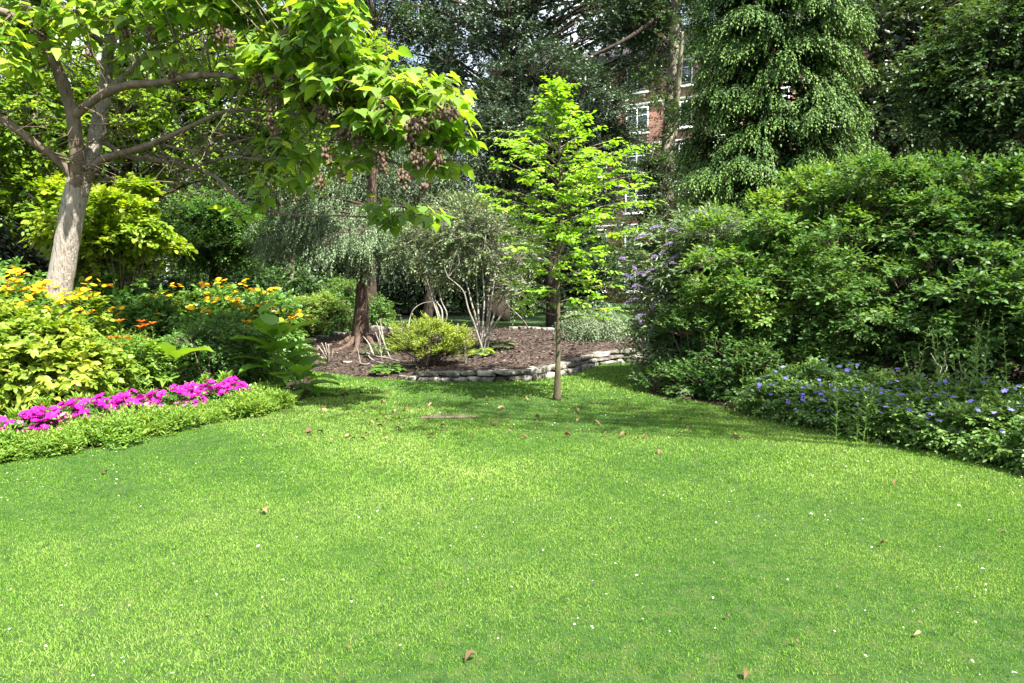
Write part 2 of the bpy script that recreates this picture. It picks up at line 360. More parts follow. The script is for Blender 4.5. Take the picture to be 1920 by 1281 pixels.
# grass blades, one stuff object
def blades(n, y0, y1, hw, h, w, seedd):
    y = np.sqrt(rng.uniform(y0*y0, y1*y1, n)); x = rng.uniform(-1, 1, n)*(hw*y+1.2)
    k = ~(inpoly(x, y, LBS) | inpoly(x, y, RBS) | inpoly(x, y, RIMP)) & (rng.random(len(x)) > (y-(y0+.4*(y1-y0)))/(.6*(y1-y0))) & (rng.random(len(x)) < (y-y0)/1.5+.25+(y0 < 3)); x = x[k]; y = y[k]
    worn = fbm(x*1.6+3, y*2.4-1, 1.)+.7*fbm(x-7, y+5, 5.)+.25*rng.normal(size=len(x)); k = (worn < 1.05) | (rng.random(len(x)) < .35); x = x[k]; y = y[k]; n = len(x)
    stripe = np.sin((x*.9+y*.35+.5*np.sin(y*.5))*1.5)*.6; patch = stripe+fbm(x, y, .55)+.6*fbm(x+9, y-4, 1.7)+.5*fbm(x-3, y+2, 4.1)
    pos = np.column_stack([x, y, np.zeros(n)]); a = rng.uniform(0, 2*pi, n); l = np.abs(rng.normal(0, .75, n))
    ax = np.column_stack([np.cos(a)*l, np.sin(a)*l, np.ones(n)]); a2 = rng.uniform(0, 2*pi, n)
    s = h*rng.uniform(.55, 1.25, n)*(1+.18*patch)
    tint = np.clip(.55+.26*patch+rng.normal(0, .24, n), 0, 1)
    leaves(gg, T_ST, pos, ax, np.column_stack([np.cos(a2), np.sin(a2), np.full(n, .3)]), s, tint, w)
gg = Geo()
blades(520000, 2.2, 6.2, .76, .016, 1.5, 0)
blades(760000, 2.9, 10.0, .76, .0175, 1.7, 1)
blades(620000, 5.2, 17.0, .72, .021, 3.2, 2)
blades(150000, 10.0, 30.0, .6, .03, 6., 3)
tagp(gg.build('grass', M['grass']), kind='stuff')

# ------------------------------------------------------------------ foliage engine
def lumps(k=9):
    return nrm(rng.normal(size=(k, 3))), rng.uniform(-.22, .28, k)
def bough_centres(blobs, nb, per, rb, flat, zmin=.05, shell=(.8, 1.04)):
    """boughs on the skin of the shape; each carries clumps over its upper, outer side, leaving dark hollows beneath"""
    B, O = clump_centres(blobs, nb, shell, zmin)
    n = len(B); r = rb*rng.uniform(.6, 1.35, (n, 1, 1)); u = nrm(rng.normal(size=(n, per, 3))); u[..., 2] = np.abs(u[..., 2])-.15
    u = u+.5*O[:, None]; u = nrm(u)*rng.uniform(.5, 1, (n, per, 1))**.5
    off = u*r; off[..., 2] = off[..., 2]*flat-.35*np.sum(off[..., :2]**2, -1)/r[..., 0]
    Cc = (B[:, None]+off).reshape(-1, 3); Oc = nrm(.6*np.repeat(O, per, 0)+.7*u.reshape(-1, 3)+[0, 0, .15])
    k = Cc[:, 2] > zmin; return Cc[k], Oc[k]
def clump_centres(blobs, m, shell=(.7, 1.02), zmin=.05):
    """points near the skin of a union of lumpy ellipsoids; returns centre + outward direction"""
    w = np.array([b[1][0]*b[1][2]+b[1][1]*b[1][2]+b[1][0]*b[1][1] for b in blobs]); w = w/w.sum()
    Cc = []; Oc = []
    lm = [lumps() for _ in blobs]
    tries = 0
    while len(Cc) < m and tries < m*30:
        tries += 1
        i = rng.choice(len(blobs), p=w); c, r = blobs[i]; u = nrm(rng.normal(size=3))
        ld, la = lm[i]; s = 1+np.sum(la*np.clip(ld@u, 0, 1)**4)
        f = rng.uniform(*shell)*s; p = c+u*r*f
        if p[2] < zmin: continue
        deep = False
        for j, (c2, r2) in enumerate(blobs):
            if j != i and np.sum(((p-c2)/r2)**2) < .45: deep = True; break
        if deep and rng.random() < .85: continue
        Cc.append(p); Oc.append(nrm(u/r))
    return np.array(Cc), np.array(Oc)
def sprays(g, T, Cc, Oc, ns, k, rc, flat, L, size, dirw=(.6, .5, .15, .3), droop=.3, nw=(1., .45), side=.8, tintf=None, wid=1., twig=None, gs=None, tipb=.15, rows=1):
    """clumps of leafy twigs. dirw: outward, from clump centre, up, random"""
    m = len(Cc); o = nrm(rng.normal(size=(m, ns, 3)))*rng.uniform(.15, 1, (m, ns, 1))**.6; o[..., 2] *= flat
    p0 = Cc[:, None]+o*rc
    d = dirw[0]*Oc[:, None]+dirw[1]*o+np.array([0, 0, dirw[2]])+rng.normal(0, dirw[3], (m, ns, 3)); d = nrm(d)
    Ls = L*rng.uniform(.6, 1.3, (m, ns, 1)); p0 = p0.reshape(-1, 3); d = d.reshape(-1, 3); Ls = Ls.reshape(-1, 1)
    ct = np.repeat(rng.normal(0, .14, m), ns)[:, None]+rng.normal(0, .08, (m*ns, 1))
    t = ((np.arange(k)+.6)/k)[None, :, None]
    pp = p0[:, None]+d[:, None]*Ls[:, None]*t; pp[..., 2] -= (droop*Ls[:, None]*t*t)[..., 0]
    tg = d[:, None]-np.array([0, 0, 2*droop])*t; tg = nrm(tg)
    sdv = nrm(np.cross(tg, np.array([0, 0, 1.])+rng.normal(0, .25, tg.shape)))
    sg = np.where(np.arange(k) % 2 == 0, 1., -1.)[None, :, None]
    last = (np.arange(k) == k-1)[None, :, None]
    ax = nrm(tg*(.55+.6*last)+sdv*sg*side*(1-.8*last)+rng.normal(0, .2, tg.shape))
    nn = nrm(np.array([0, 0, nw[0]])+nw[1]*rng.normal(size=tg.shape)+.25*np.repeat(Oc, ns, 0)[:, None])
    sz = size*rng.uniform(.65, 1.25, (m*ns, k))*(1-.25*(t[..., 0]))
    ti = np.clip(.45+ct+tipb*t[..., 0]+rng.normal(0, .12, (m*ns, k)), 0, 1)
    if tintf is not None: ti = np.clip(ti+tintf(pp), 0, 1)
    leaves(g, T, pp.reshape(-1, 3), ax.reshape(-1, 3), nn.reshape(-1, 3), sz.ravel(), ti.ravel(), wid)
    if twig:
        gq = gs if gs is not None else g
        mid = p0+d*Ls*.5; mid[:, 2] -= (droop*Ls*.25)[:, 0]; end = p0+d*Ls; end[:, 2] -= (droop*Ls)[:, 0]
        cc = np.repeat(Cc-Oc*rc*.8, ns, 0)
        sticks(gq, cc, p0, twig, twig*.7); sticks(gq, p0, mid, twig*.7, twig*.5); sticks(gq, mid, end, twig*.5, twig*.25)
def stems(g, base, Cc, r, sway=.3, seg=5, spread=.12):
    """bent stems from the base to clump centres"""
    m = len(Cc); base = np.asarray(base, float); b0 = base+np.column_stack([rng.normal(0, spread, m), rng.normal(0, spread, m), np.zeros(m)])
    c1 = b0*.45+Cc*.55; c1[:, 2] = b0[:, 2]*.35+Cc[:, 2]*.65; c1[:, :2] = b0[:, :2]*.65+Cc[:, :2]*.35; c1 += rng.normal(0, sway*.3, (m, 3))
    prev = b0; pr = r
    for i in range(1, seg+1):
        t = i/seg; q = (1-t)**2*b0+2*t*(1-t)*c1+t*t*Cc; rr = r*(1-.75*t); sticks(g, prev, q, pr, rr); prev = q; pr = rr
def blob(px, py, Y, rx, rz, ry=None):
    """ellipsoid at photo position px,py and distance Y with its radii in photo pixels"""
    return (P(px, py, Y), np.array([S(rx, Y), ry if ry else S(rx, Y), S(rz, Y)]))
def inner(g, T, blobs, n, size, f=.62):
    """filler leaves of the inner boughs, tinted dark for the shade in there"""
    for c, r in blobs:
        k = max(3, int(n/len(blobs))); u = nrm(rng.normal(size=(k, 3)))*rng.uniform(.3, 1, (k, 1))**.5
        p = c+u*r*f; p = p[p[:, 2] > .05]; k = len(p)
        leaves(g, T, p, rng.normal(size=(k, 3)), rng.normal(size=(k, 3)), size*rng.uniform(.8, 1.5, k), np.clip(rng.normal(.12, .12, k), 0, 1))  # low tint: inner shade painted into the leaf colour

def shrub(name, label, cat, base, blobs, mat, T, m, ns, k, rc, L, size, flat=.6, group=None, stemr=.012, stemmat='limb_bark', nstem=40, part='foliage',
          inn=0, zmin=.03, twig=.003, shell=(.7, 1.02), bough=None, **kw):
    t = thing(name, label, cat, base, group)
    Cc, Oc = clump_centres(blobs, m, shell, zmin) if not bough else bough_centres(blobs, *bough, zmin=zmin)
    g = Geo(); gs = Geo(); sprays(g, T, Cc, Oc, ns, k, rc, flat, L, size, twig=twig, gs=gs, **kw)
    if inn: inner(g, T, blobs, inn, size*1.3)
    if nstem: stems(gs, base, Cc[rng.permutation(len(Cc))[:nstem]], stemr)
    g.build(part, mat, t); gs.build('stems' if part == 'foliage' else 'branches', M[stemmat], t)
    t['_c'] = 0; del t['_c']
    return t, Cc, Oc
def tree(name, label, base, top, r0, blobs, mat, T, m, ns, k, rc, L, size, flat=.6, group=None, bark='dark_bark', nbr=40, inn=0, twig=.004,
         trunk_pts=None, shell=(.55, 1.02), zmin=1., brr=.05, cat='tree', bough=None, **kw):
    t = thing(name, label, cat, base, group)
    Cc, Oc = clump_centres(blobs, m, shell, zmin) if not bough else bough_centres(blobs, *bough, zmin=zmin)
    g = Geo(); gs = Geo(); sprays(g, T, Cc, Oc, ns, k, rc, flat, L, size, twig=twig, gs=gs, **kw)
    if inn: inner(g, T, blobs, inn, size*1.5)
    g.build('crown', mat, t)
    gt = Geo(); base = np.asarray(base, float); top = np.asarray(top, float)
    pts = trunk_pts if trunk_pts is not None else [base, base*.66+top*.34+rng.normal(0, .12, 3)*[1,1,0], base*.33+top*.67+rng.normal(0, .2, 3)*[1,1,0], top]
    tube(gt, pts, np.linspace(r0, r0*.3, len(pts)), 9, flare=.5); 
    tp, _ = smooth_path(pts, np.linspace(r0, .1, len(pts)), 5)
    gt.build('trunk', M[bark], t, smooth=True)
    sel = Cc[rng.permutation(len(Cc))[:nbr]]
    z0 = tp[0][2]; frac = np.clip((sel[:, 2]-z0)/(tp[-1][2]-z0)-rng.uniform(.05, .3, len(sel)), .2, .98)
    st = tp[(frac*(len(tp)-1)).astype(int)]
    mid = st*.5+sel*.5+rng.normal(0, .1, st.shape)+[0, 0, .0]; mid[:, 2] += .08*np.linalg.norm(sel-st, axis=1)
    sticks(gs, st, mid, brr, brr*.6); sticks(gs, mid, sel, brr*.6, brr*.2)
    gs.build('branches', M[bark], t)
    return t, Cc, Oc

# ------------------------------------------------------------------ brick building far behind
def box(g, c, s, ux=(1,0,0), uy=(0,1,0), mi=0, tint=.5):
    c = np.asarray(c, float); ux = np.asarray(ux, float); uy = np.asarray(uy, float); uz = np.array([0,0,1.])
    V = [c+ux*s[0]*a/2+uy*s[1]*b/2+uz*s[2]*d/2 for a in (-1,1) for b in (-1,1) for d in (-1,1)]
    Fc = [0,1,3,2, 4,6,7,5, 0,4,5,1, 2,3,7,6, 0,2,6,4, 1,5,7,3]; g.add(V, Fc, [4]*6, np.full(8, tint), mi)
def brickmat():
    m = newmat('red_brick'); L = m.node_tree.links; tc = N(m, 'ShaderNodeTexCoord'); b = N(m, 'ShaderNodeTexBrick')
    b.inputs['Color1'].default_value = (.30,.10,.06,1); b.inputs['Color2'].default_value = (.22,.07,.045,1); b.inputs['Mortar'].default_value = (.3,.24,.2,1)
    b.inputs['Scale'].default_value = 1; b.inputs['Brick Width'].default_value = .23; b.inputs['Row Height'].default_value = .075; b.inputs['Mortar Size'].default_value = .01
    sx = N(m, 'ShaderNodeSeparateXYZ'); cx = N(m, 'ShaderNodeCombineXYZ'); L.new(tc.outputs['Object'], sx.inputs[0])
    L.new(sx.outputs['X'], cx.inputs['X']); L.new(sx.outputs['Z'], cx.inputs['Y']); L.new(cx.outputs[0], b.inputs['Vector'])
    p = N(m, 'ShaderNodeBsdfPrincipled'); p.inputs['Roughness'].default_value = .9; L.new(b.outputs['Color'], p.inputs['Base Color'])
    o = N(m, 'ShaderNodeOutputMaterial'); L.new(p.outputs[0], o.inputs[0]); return m
def flatmat(name, col, rough=.6, spec=.3, metal=0.):
    m = newmat(name); p = N(m, 'ShaderNodeBsdfPrincipled'); p.inputs['Base Color'].default_value = (*col, 1); p.inputs['Roughness'].default_value = rough
    p.inputs['Specular IOR Level'].default_value = spec; p.inputs['Metallic'].default_value = metal
    o = N(m, 'ShaderNodeOutputMaterial'); m.node_tree.links.new(p.outputs[0], o.inputs[0]); return m
M['frame'] = flatmat('white_frame', (.78,.78,.76)); M['glass'] = flatmat('window_glass', (.03,.045,.06), .05, 1.)
M['slate'] = surf('roof_slate', [(.3,(.06,.055,.055)),(.7,(.14,.12,.115))], 4)
A = P(1010, 500, 62)*[1,1,0]; B = P(2200, 500, 40)*[1,1,0]
ux = nrm(B-A); LEN = np.linalg.norm(B-A); ang = math.atan2(ux[1], ux[0]); HB = 18.2
bt = thing('brick_building', 'long red brick apartment block with white framed windows seen far behind the trees', 'building', A)
bt.rotation_euler = (0, 0, ang)
def local(name, g, mat, parent, loc=(0,0,0)):
    me_o = g.build(name, mat); me_o.parent = parent; me_o.location = loc; return me_o
g = Geo(); box(g, (LEN/2, 6.03, HB/2), (LEN, 12, HB)); local('wall', g, brickmat(), bt)
g = Geo()
for k in range(6): box(g, (LEN/2, -.02, 3.0*k+3.02), (LEN+.1, .14, .16))
local('floor_band', g, M['frame'], bt)
g = Geo(); e0, e1, yr = -.6, 12.6, 6; z0 = HB+.02
g.add([(-.5,e0,z0),(LEN+.5,e0,z0),(LEN+.5,yr,z0+3.4),(-.5,yr,z0+3.4),(-.5,e1,z0),(LEN+.5,e1,z0)], [0,1,2,3, 3,2,5,4, 0,3,4, 1,5,2, 0,4,5,1], [4,4,3,3,4])
local('roof', g, M['slate'], bt)
g = Geo()
for dx in (-.86,0,.86): box(g, (dx, 0, .95), (.09, .1, 1.72))
for dz in (.05,1.85): box(g, (0, 0, dz), (1.81, .12, .1))
box(g, (0, -.01, 1.3), (1.63, .07, .06)); box(g, (0, -.06, -.06), (2.0, .2, .1))

gp = Geo(); box(gp, (0, .03, .95), (1.7, .02, 1.7))
nwin = int(LEN/3.4); first = None
for f in range(6):
    for i in range(nwin):
        loc = (1.9+i*3.4, -.02, .9+3.0*f)
        if first is None:
            w0 = local('window', g, M['frame'], bt, loc); p0_ = local('pane', gp, M['glass'], w0); first = (w0, p0_)
        elif f*nwin+i < 100:
            w = w0.copy(); C.objects.link(w); w.location = loc; pn = p0_.copy(); C.objects.link(pn); pn.parent = w

# ------------------------------------------------------------------ far tree line
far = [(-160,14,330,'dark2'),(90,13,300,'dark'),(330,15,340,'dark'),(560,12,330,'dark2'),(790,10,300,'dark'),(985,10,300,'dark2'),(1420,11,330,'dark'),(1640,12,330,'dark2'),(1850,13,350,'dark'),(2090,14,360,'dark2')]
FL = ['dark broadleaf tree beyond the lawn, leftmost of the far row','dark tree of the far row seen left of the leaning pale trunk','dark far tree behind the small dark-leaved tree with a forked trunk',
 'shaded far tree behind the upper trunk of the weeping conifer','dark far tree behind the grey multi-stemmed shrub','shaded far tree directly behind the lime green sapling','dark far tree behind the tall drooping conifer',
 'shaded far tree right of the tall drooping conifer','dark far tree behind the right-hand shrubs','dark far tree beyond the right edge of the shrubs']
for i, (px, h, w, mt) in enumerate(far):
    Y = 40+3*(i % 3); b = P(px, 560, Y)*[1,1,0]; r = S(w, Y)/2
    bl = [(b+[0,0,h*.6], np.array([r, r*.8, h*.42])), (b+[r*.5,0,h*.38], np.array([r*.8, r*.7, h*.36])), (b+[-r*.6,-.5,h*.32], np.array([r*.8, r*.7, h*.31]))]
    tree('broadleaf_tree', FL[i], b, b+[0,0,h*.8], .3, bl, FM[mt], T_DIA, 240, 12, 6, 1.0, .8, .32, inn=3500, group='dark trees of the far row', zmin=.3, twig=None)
# clipped dark laurels closing the view beneath the far trees
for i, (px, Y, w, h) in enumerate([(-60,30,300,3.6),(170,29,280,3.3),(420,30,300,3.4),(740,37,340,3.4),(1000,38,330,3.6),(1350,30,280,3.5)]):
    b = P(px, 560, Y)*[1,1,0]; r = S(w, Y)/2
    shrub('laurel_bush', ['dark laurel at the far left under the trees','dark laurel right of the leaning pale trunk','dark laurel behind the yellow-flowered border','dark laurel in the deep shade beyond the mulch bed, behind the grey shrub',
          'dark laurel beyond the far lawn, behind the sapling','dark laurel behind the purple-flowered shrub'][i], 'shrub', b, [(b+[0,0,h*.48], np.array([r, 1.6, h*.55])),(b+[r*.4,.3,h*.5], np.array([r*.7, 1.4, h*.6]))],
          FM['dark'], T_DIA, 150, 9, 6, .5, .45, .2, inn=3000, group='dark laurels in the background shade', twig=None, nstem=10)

# ------------------------------------------------------------------ big background trees
def polytrunk(lst): return [P(a, b, Y) for a, b, Y in lst]
# evergreen oak, upper and lower dome
b = P(930, 575, 31)*[1,1,0]
bl = [blob(900,60,31,190,170),blob(1080,20,30,170,140),blob(1190,40,32,100,90),blob(800,10,32,110,120),blob(980,-90,31,260,120),blob(1010,180,30,90,60),blob(830,150,31,70,70)]
tree('evergreen_oak', 'huge grey-green evergreen oak filling the top centre of the picture', b, P(950,-40,31), .5, bl, FM['oak'], T_DIA, 750, 8, 8, .34, .42, .15, flat=.7, bough=(110, 15, 1.15, .6), inn=7000, nbr=120, brr=.09, shell=(.6,1.03))
b = P(1040, 590, 25)*[1,1,0]
bl = [blob(1030,220,25,130,100),blob(950,250,25,85,75),blob(1115,235,25,65,90),blob(1060,320,25,100,70),blob(930,330,25,70,60)]
tree('evergreen_oak', 'rounded grey-green evergreen oak just behind the top of the sapling', b, P(1040,200,25), .22, bl, FM['oak'], T_DIA, 420, 7, 8, .26, .32, .11, flat=.65, bough=(75, 13, .75, .6), inn=5000, nbr=60, shell=(.6,1.03))
b = P(700, 590, 29)*[1,1,0]
tree('broadleaf_tree', 'twiggy dark tree showing bright sky between the big-leaved tree and the evergreen oak', b, P(705,20,29), .2, [blob(700,60,29,75,80),blob(730,150,29,60,70),blob(680,-30,29,110,80),blob(650,180,29,70,80),blob(760,90,30,50,70)], FM['dark2'], T_DIA, 230, 7, 7, .5, .5, .14, nbr=80, shell=(.3,1.03))
# plane tree with pale trunk and one pale limb
t = thing('plane_tree', 'tall plane tree with mottled pale trunk and bent pale limb beside the drooping conifer', 'tree', P(1252,585,27)*[1,1,0])
g = Geo(); tube(g, [P(1250,585,27)*[1,1,0], P(1250,470,27), P(1248,380,27), P(1252,290,27), P(1258,190,27), P(1265,80,27), P(1262,-60,27)], [.36,.32,.3,.26,.22,.19,.12], 10, flare=.3)
tube(g, [P(1262,260,27), P(1268,190,26.6), P(1275,120,26.2), P(1280,60,26)], [.13,.12,.09,.04], 8)
g.build('trunk', M['plane_bark'], t, smooth=True)
g = Geo(); tube(g, [P(1246,390,26.8), P(1234,345,26.5), P(1220,308,26.2), P(1217,275,26.2), P(1195,262,26.2)], [.16,.15,.14,.11,.04], 8); tube(g, [P(1217,285,26.2), P(1245,265,26.4), P(1290,215,26)], [.06,.05,.02], 6)
g.build('limb', M['plane_bark'], t, smooth=True)
g = Geo(); tube(g, [P(1262,90,27), P(1200,50,27), P(1110,70,27), P(1040,95,27)], [.09,.07,.05,.02], 6)
tube(g, [P(1262,10,27), P(1180,70,26), P(1100,110,26), P(1060,130,26)], [.08,.07,.05,.02], 6)
g.build('limb', M['dark_bark'], t, smooth=True)
g = Geo(); gs = Geo(); bl = [blob(1240,60,27,70,80),blob(1215,165,26.5,35,30),blob(1280,-40,27,90,80),blob(1180,10,27,60,60),blob(1255,230,26,40,30),blob(1210,310,26,35,25),blob(1275,330,26.5,30,50)]
bl += [blob(1255,400,26.4,28,50),blob(1262,480,26.4,30,50),blob(1262,200,26.3,20,40),blob(1185,540,26,30,40),blob(1280,300,26.8,30,80),blob(1240,-20,27,60,60)]; Cc, Oc = clump_centres(bl, 250, (.3,1)); sprays(g, T_DIA, Cc, Oc, 7, 7, .5, .6, .45, .15, twig=.006, gs=gs)
g.build('crown', FM['dark2'], t); gs.build('branches', M['dark_bark'], t)
# ivy column
shrub('ivy_column', 'column of dark ivy climbing beside the bent limb of the plane tree', 'climber', P(1212,585,26)*[1,1,0], [blob(1215,430,26,34,80),blob(1222,340,26,28,60),blob(1215,520,26,34,50)],
      FM['ivy'], T_DIA, 170, 8, 6, .22, .22, .09, inn=2500, nstem=20)
# tall drooping conifer
b = P(1440, 600, 17.5)*[1,1,0]; t = thing('drooping_conifer', 'tall broad conifer with drooping fan-shaped sprays, dark gaps between tiers', 'conifer', b)
g = Geo(); tube(g, [b, P(1440,420,17.5), P(1445,200,17.5), P(1450,-150,17.5)], [.34,.3,.24,.1], 9, flare=.4); g.build('trunk', M['red_bark'], t, smooth=True)
cc = []; oo = []
top = P(1450,-520,17.5)[2]; bot = P(1440,430,17.5)[2]; BGH = 165
for i in range(BGH):
    fz = ((i+.5)/BGH)**1.02; z = bot+(top-bot)*fz; a = i*2.399963+rng.normal(0,.25)
    rr = (1.85*(1-fz)**.4+.1)*(.8 if z < bot+.4 else 1)*rng.uniform(.76,1.12)*(1+.06*math.sin(3*a+2.3*z))
    B0 = np.array([b[0]+rr*cos(a), b[1]+rr*sin(a), z]); rad = np.array([cos(a), sin(a), 0]); tan_ = np.array([-sin(a), cos(a), 0]); wd = rng.uniform(.42,.8)
    for q in range(38):
        u, v = rng.uniform(-1,1), rng.uniform(-1,.35); cc.append(B0+tan_*u*wd+rad*(v*.45-.18*u*u)+[0,0,.16-.34*u*u-.40*max(0,v+.2)-.1*(v<-.5)]); oo.append(nrm(rad+tan_*u*.7-[0,0,.25]))
cc = np.array(cc); oo = nrm(np.array(oo)); g = Geo(); gs = Geo()
sprays(g, T_LA, cc, oo, 4, 9, .09, .4, .34, .085, dirw=(.7,.35,-.05,.12), droop=.85, nw=(.9,.3), side=.28, twig=.003, gs=gs, tipb=.45, wid=2.5, tintf=lambda p: .05)
st = cc[::38]; st0 = np.column_stack([np.full(len(st), b[0]), np.full(len(st), b[1]), np.maximum(st[:,2]+.35, .5)]); sticks(gs, st0, st, .035, .012)
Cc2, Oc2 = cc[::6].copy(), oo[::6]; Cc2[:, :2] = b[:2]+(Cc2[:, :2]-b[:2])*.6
sprays(g, T_DIA, Cc2, Oc2, 6, 7, .32, .4, .4, .14, dirw=(.6,.5,-.2,.2), droop=.6, tintf=lambda p: -.35)  # inner sprays tinted darker, painting shade into the gaps between tiers
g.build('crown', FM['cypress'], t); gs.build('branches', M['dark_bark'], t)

# right background trees
b = P(1700,600,22)*[1,1,0]
bl = [blob(1690,90,22,95,110),blob(1640,210,22,70,80),blob(1780,130,22,110,120),blob(1700,250,22,100,60),blob(1860,30,22,120,110),blob(1650,20,23,80,40)]
tree('broadleaf_tree', 'dark-leaved tree right of the drooping conifer with brick showing through its top', b, P(1730,60,22), .28, bl, FM['dark'], T_DIA, 420, 11, 7, .5, .42, .15, inn=3500, nbr=90, brr=.07)
b = P(1850,640,13)*[1,1,0]
bl = [blob(1850,150,12.6,110,95),blob(1790,210,12.8,70,70),blob(1930,230,12.4,100,90),blob(1900,70,12.6,120,90),blob(1740,150,13,45,80),blob(1960,90,12.5,100,100)]
tree('broadleaf_tree', 'glossy-leaved tree with thin dark branches in the upper right corner above the hedge', b, P(1880,80,12.6), .12, bl, FM['dark2'], T_OV, 420, 9, 7, .27, .26, .085, inn=2500, nbr=90, brr=.03,
     trunk_pts=[b, P(1850,420,13), P(1838,310,13), P(1835,200,12.8), P(1880,60,12.6)])
b = P(2150,640,15)*[1,1,0]
tree('broadleaf_tree', 'dark tree mostly beyond the upper right edge', b, P(2150,0,15), .2, [blob(2120,100,15,160,200),blob(2050,280,15,120,120)], FM['dark'], T_DIA, 220, 10, 7, .4, .4, .13, inn=2500)

b = np.array([9.0, 2.2, 0])
tree('unseen_shade_tree', 'unseen tree added beyond the right edge to shade the lawn', b, b+[0,0,13.5], .26, [(b+[-3.5,.7,11.], np.array([2.6,.7,1.0])),(b+[-1.6,1.3,10.], np.array([1.3,.8,1.0]))], FM['dark2'], T_DIA, 50, 6, 6, .5, .45, .15, inn=0)  # out-of-view tree added, its crown placed to cast a strip of shade
for X_, Y_, h_, lab in [(-17,20,9,'dark tree beyond the left edge behind the border'),(-13,12,7.5,'leafy tree beyond the left edge beside the border'),(-24,30,11,'tall dark tree far beyond the left edge')]:
    b = np.array([X_, Y_, 0.]); tree('broadleaf_tree', lab, b, b+[0,0,h_*.8], .2, [(b+[0,0,h_*.6], np.array([3.6,3.,h_*.38])),(b+[1.2,-.5,h_*.35], np.array([2.6,2.4,h_*.33])),(b+[-1.5,0,h_*.35], np.array([2.8,2.4,h_*.33]))], FM['dark2'], T_DIA, 260, 10, 6, .8, .6, .22, inn=3000, zmin=.3, twig=None)
# left background: lime-leaved tree behind the trunk, dark trees
b = P(180,620,14.5)*[1,1,0]
bl = [blob(90,230,14.5,150,110),blob(20,130,14.5,120,110),blob(220,250,14.5,110,90),blob(330,230,14.8,110,100),blob(180,100,15,170,110),blob(420,200,15,110,110),blob(520,260,15,80,80),blob(60,370,14.2,130,55),blob(-90,260,14,140,160),blob(560,120,15,120,90),blob(350,60,15,160,110)]
tree('maple_tree', 'wide bright green maple behind the pale leaning trunk', b, P(220,100,14.8), .17, bl, FM['lime'], T_OV, 560, 9, 7, .4, .36, .12, flat=.35, inn=2500, nbr=120, brr=.03, tintf=lambda p: -.12)
b = P(235,640,13.2)*[1,1,0]
bl = [blob(230,410,13.2,65,38),blob(285,430,13.2,42,28),blob(200,375,13.4,70,35),blob(225,465,13.1,60,28),blob(255,495,13.2,35,16),blob(170,440,13.4,40,40),blob(120,400,13.5,60,40)]
shrub('golden_maple', 'low glowing yellow-green maple boughs just right of the pale trunk', 'small tree', b, bl, FM['lime'], T_OV, 190, 7, 7, .14, .26, .13, flat=.35, nstem=60, stemr=.015, part='crown', tintf=lambda p: .08, droop=.3, bough=(34, 10, .4, .3), wid=1.2)
b = P(400,600,19)*[1,1,0]
bl = [blob(390,410,19,75,45),blob(340,440,19,55,35),blob(440,430,19,60,40),blob(400,470,19,90,25)]
tree('dark_leaved_tree', 'small dark green tree with a dark forked trunk behind the yellow flowers', b, P(405,420,19), .1, bl, FM['mid'], T_DIA, 260, 9, 7, .3, .26, .11, inn=2500, nbr=30, brr=.03, tintf=lambda p: -.15,
     trunk_pts=[b, P(398,540,19), P(400,500,19), P(404,460,19), P(402,420,19)])
g = Geo(); b0 = P(402,520,19); tube(g, [b0, P(415,500,18.8), P(432,484,18.6)], [.1,.085,.07], 7)
o = g.build('cut_limb', M['dark_bark'], [x for x in C.objects if x.name.startswith('dark_leaved_tree')][0], smooth=True)
for i, (px, Y, r, lab) in enumerate([(316,24,.11,'slim dark tree with whitish flaking bark behind the yellow flowers'),(538,24,.12,'pale-barked birch standing behind the drooping conifer branches'),(62,22,.14,'dim trunk of a thin tree behind the tall yellow flowers')]):
    b = P(px,600,Y)*[1,1,0]; tree('birch_tree', lab, b, P(px+8,150,Y), r, [blob(px,330,Y,110,70),blob(px-30,240,Y,100,90),blob(px+50,180,Y,90,80)], FM['dark2'], T_DIA, 150, 9, 7, .5, .5, .14, bark='plane_bark', group='thin-trunked trees at the back left')
b = P(-40,640,17)*[1,1,0]
shrub('yew_bush', 'dark bushy yew in the shade left of the pale trunk', 'shrub', b, [blob(-20,480,17,150,60),blob(60,500,18,100,60),blob(180,540,19,110,50)], FM['dark'], T_DIA, 200, 9, 7, .4, .35, .13, inn=4000, twig=None)
b = P(440,610,22)*[1,1,0]
shrub('yew_bush', 'dark bushy evergreen under the drooping conifer branches, behind the border', 'shrub', b, [blob(440,540,22,100,60),blob(330,560,21,90,50),blob(560,550,24,90,50)], FM['dark2'], T_DIA, 200, 9, 7, .4, .35, .13, inn=3000, twig=None)

# ------------------------------------------------------------------ weeping conifer on the bed
wb = onbed(676,640); Yw = wb[1]; t = thing('weeping_conifer', 'weeping conifer with reddish-brown trunk and long hanging grey-green strands on the mulch bed', 'conifer', wb)
g = Geo(); tube(g, [wb-[0,0,.05], P(678,590,Yw), P(682,520,Yw), P(692,430,Yw), P(699,330,Yw), P(703,240,Yw), P(700,130,Yw)], [.2,.175,.165,.14,.10,.07,.03], 14, flare=.4)
g.build('trunk', M['red_bark'], t, smooth=True)
for pts in ([(676,630),(655,648),(630,658),(600,668),(570,672)], [(670,636),(640,645),(600,650),(572,664)], [(685,636),(700,648),(712,652)], [(672,640),(668,655),(655,668)]):
    q = [onbed(*p)+[0,0,.05-.035*i] for i, p in enumerate(pts)]; q[0][2] += .12
    gr = Geo(); tube(gr, q, np.linspace(.085, .025, len(q)), 7); gr.build('root', M['red_bark'], t, smooth=True)
gl = Geo(); gb = Geo(); SP = []
limbs = []
for i in range(26):
    z0 = rng.uniform(2.7, 6.2) if i > 9 else rng.uniform(2.5, 3.0); a = rng.uniform(0, 2*pi); ln = (3.1-.33*(z0-2.5))*rng.uniform(.7, 1.05)*.72
    limbs.append((z0, a, ln))
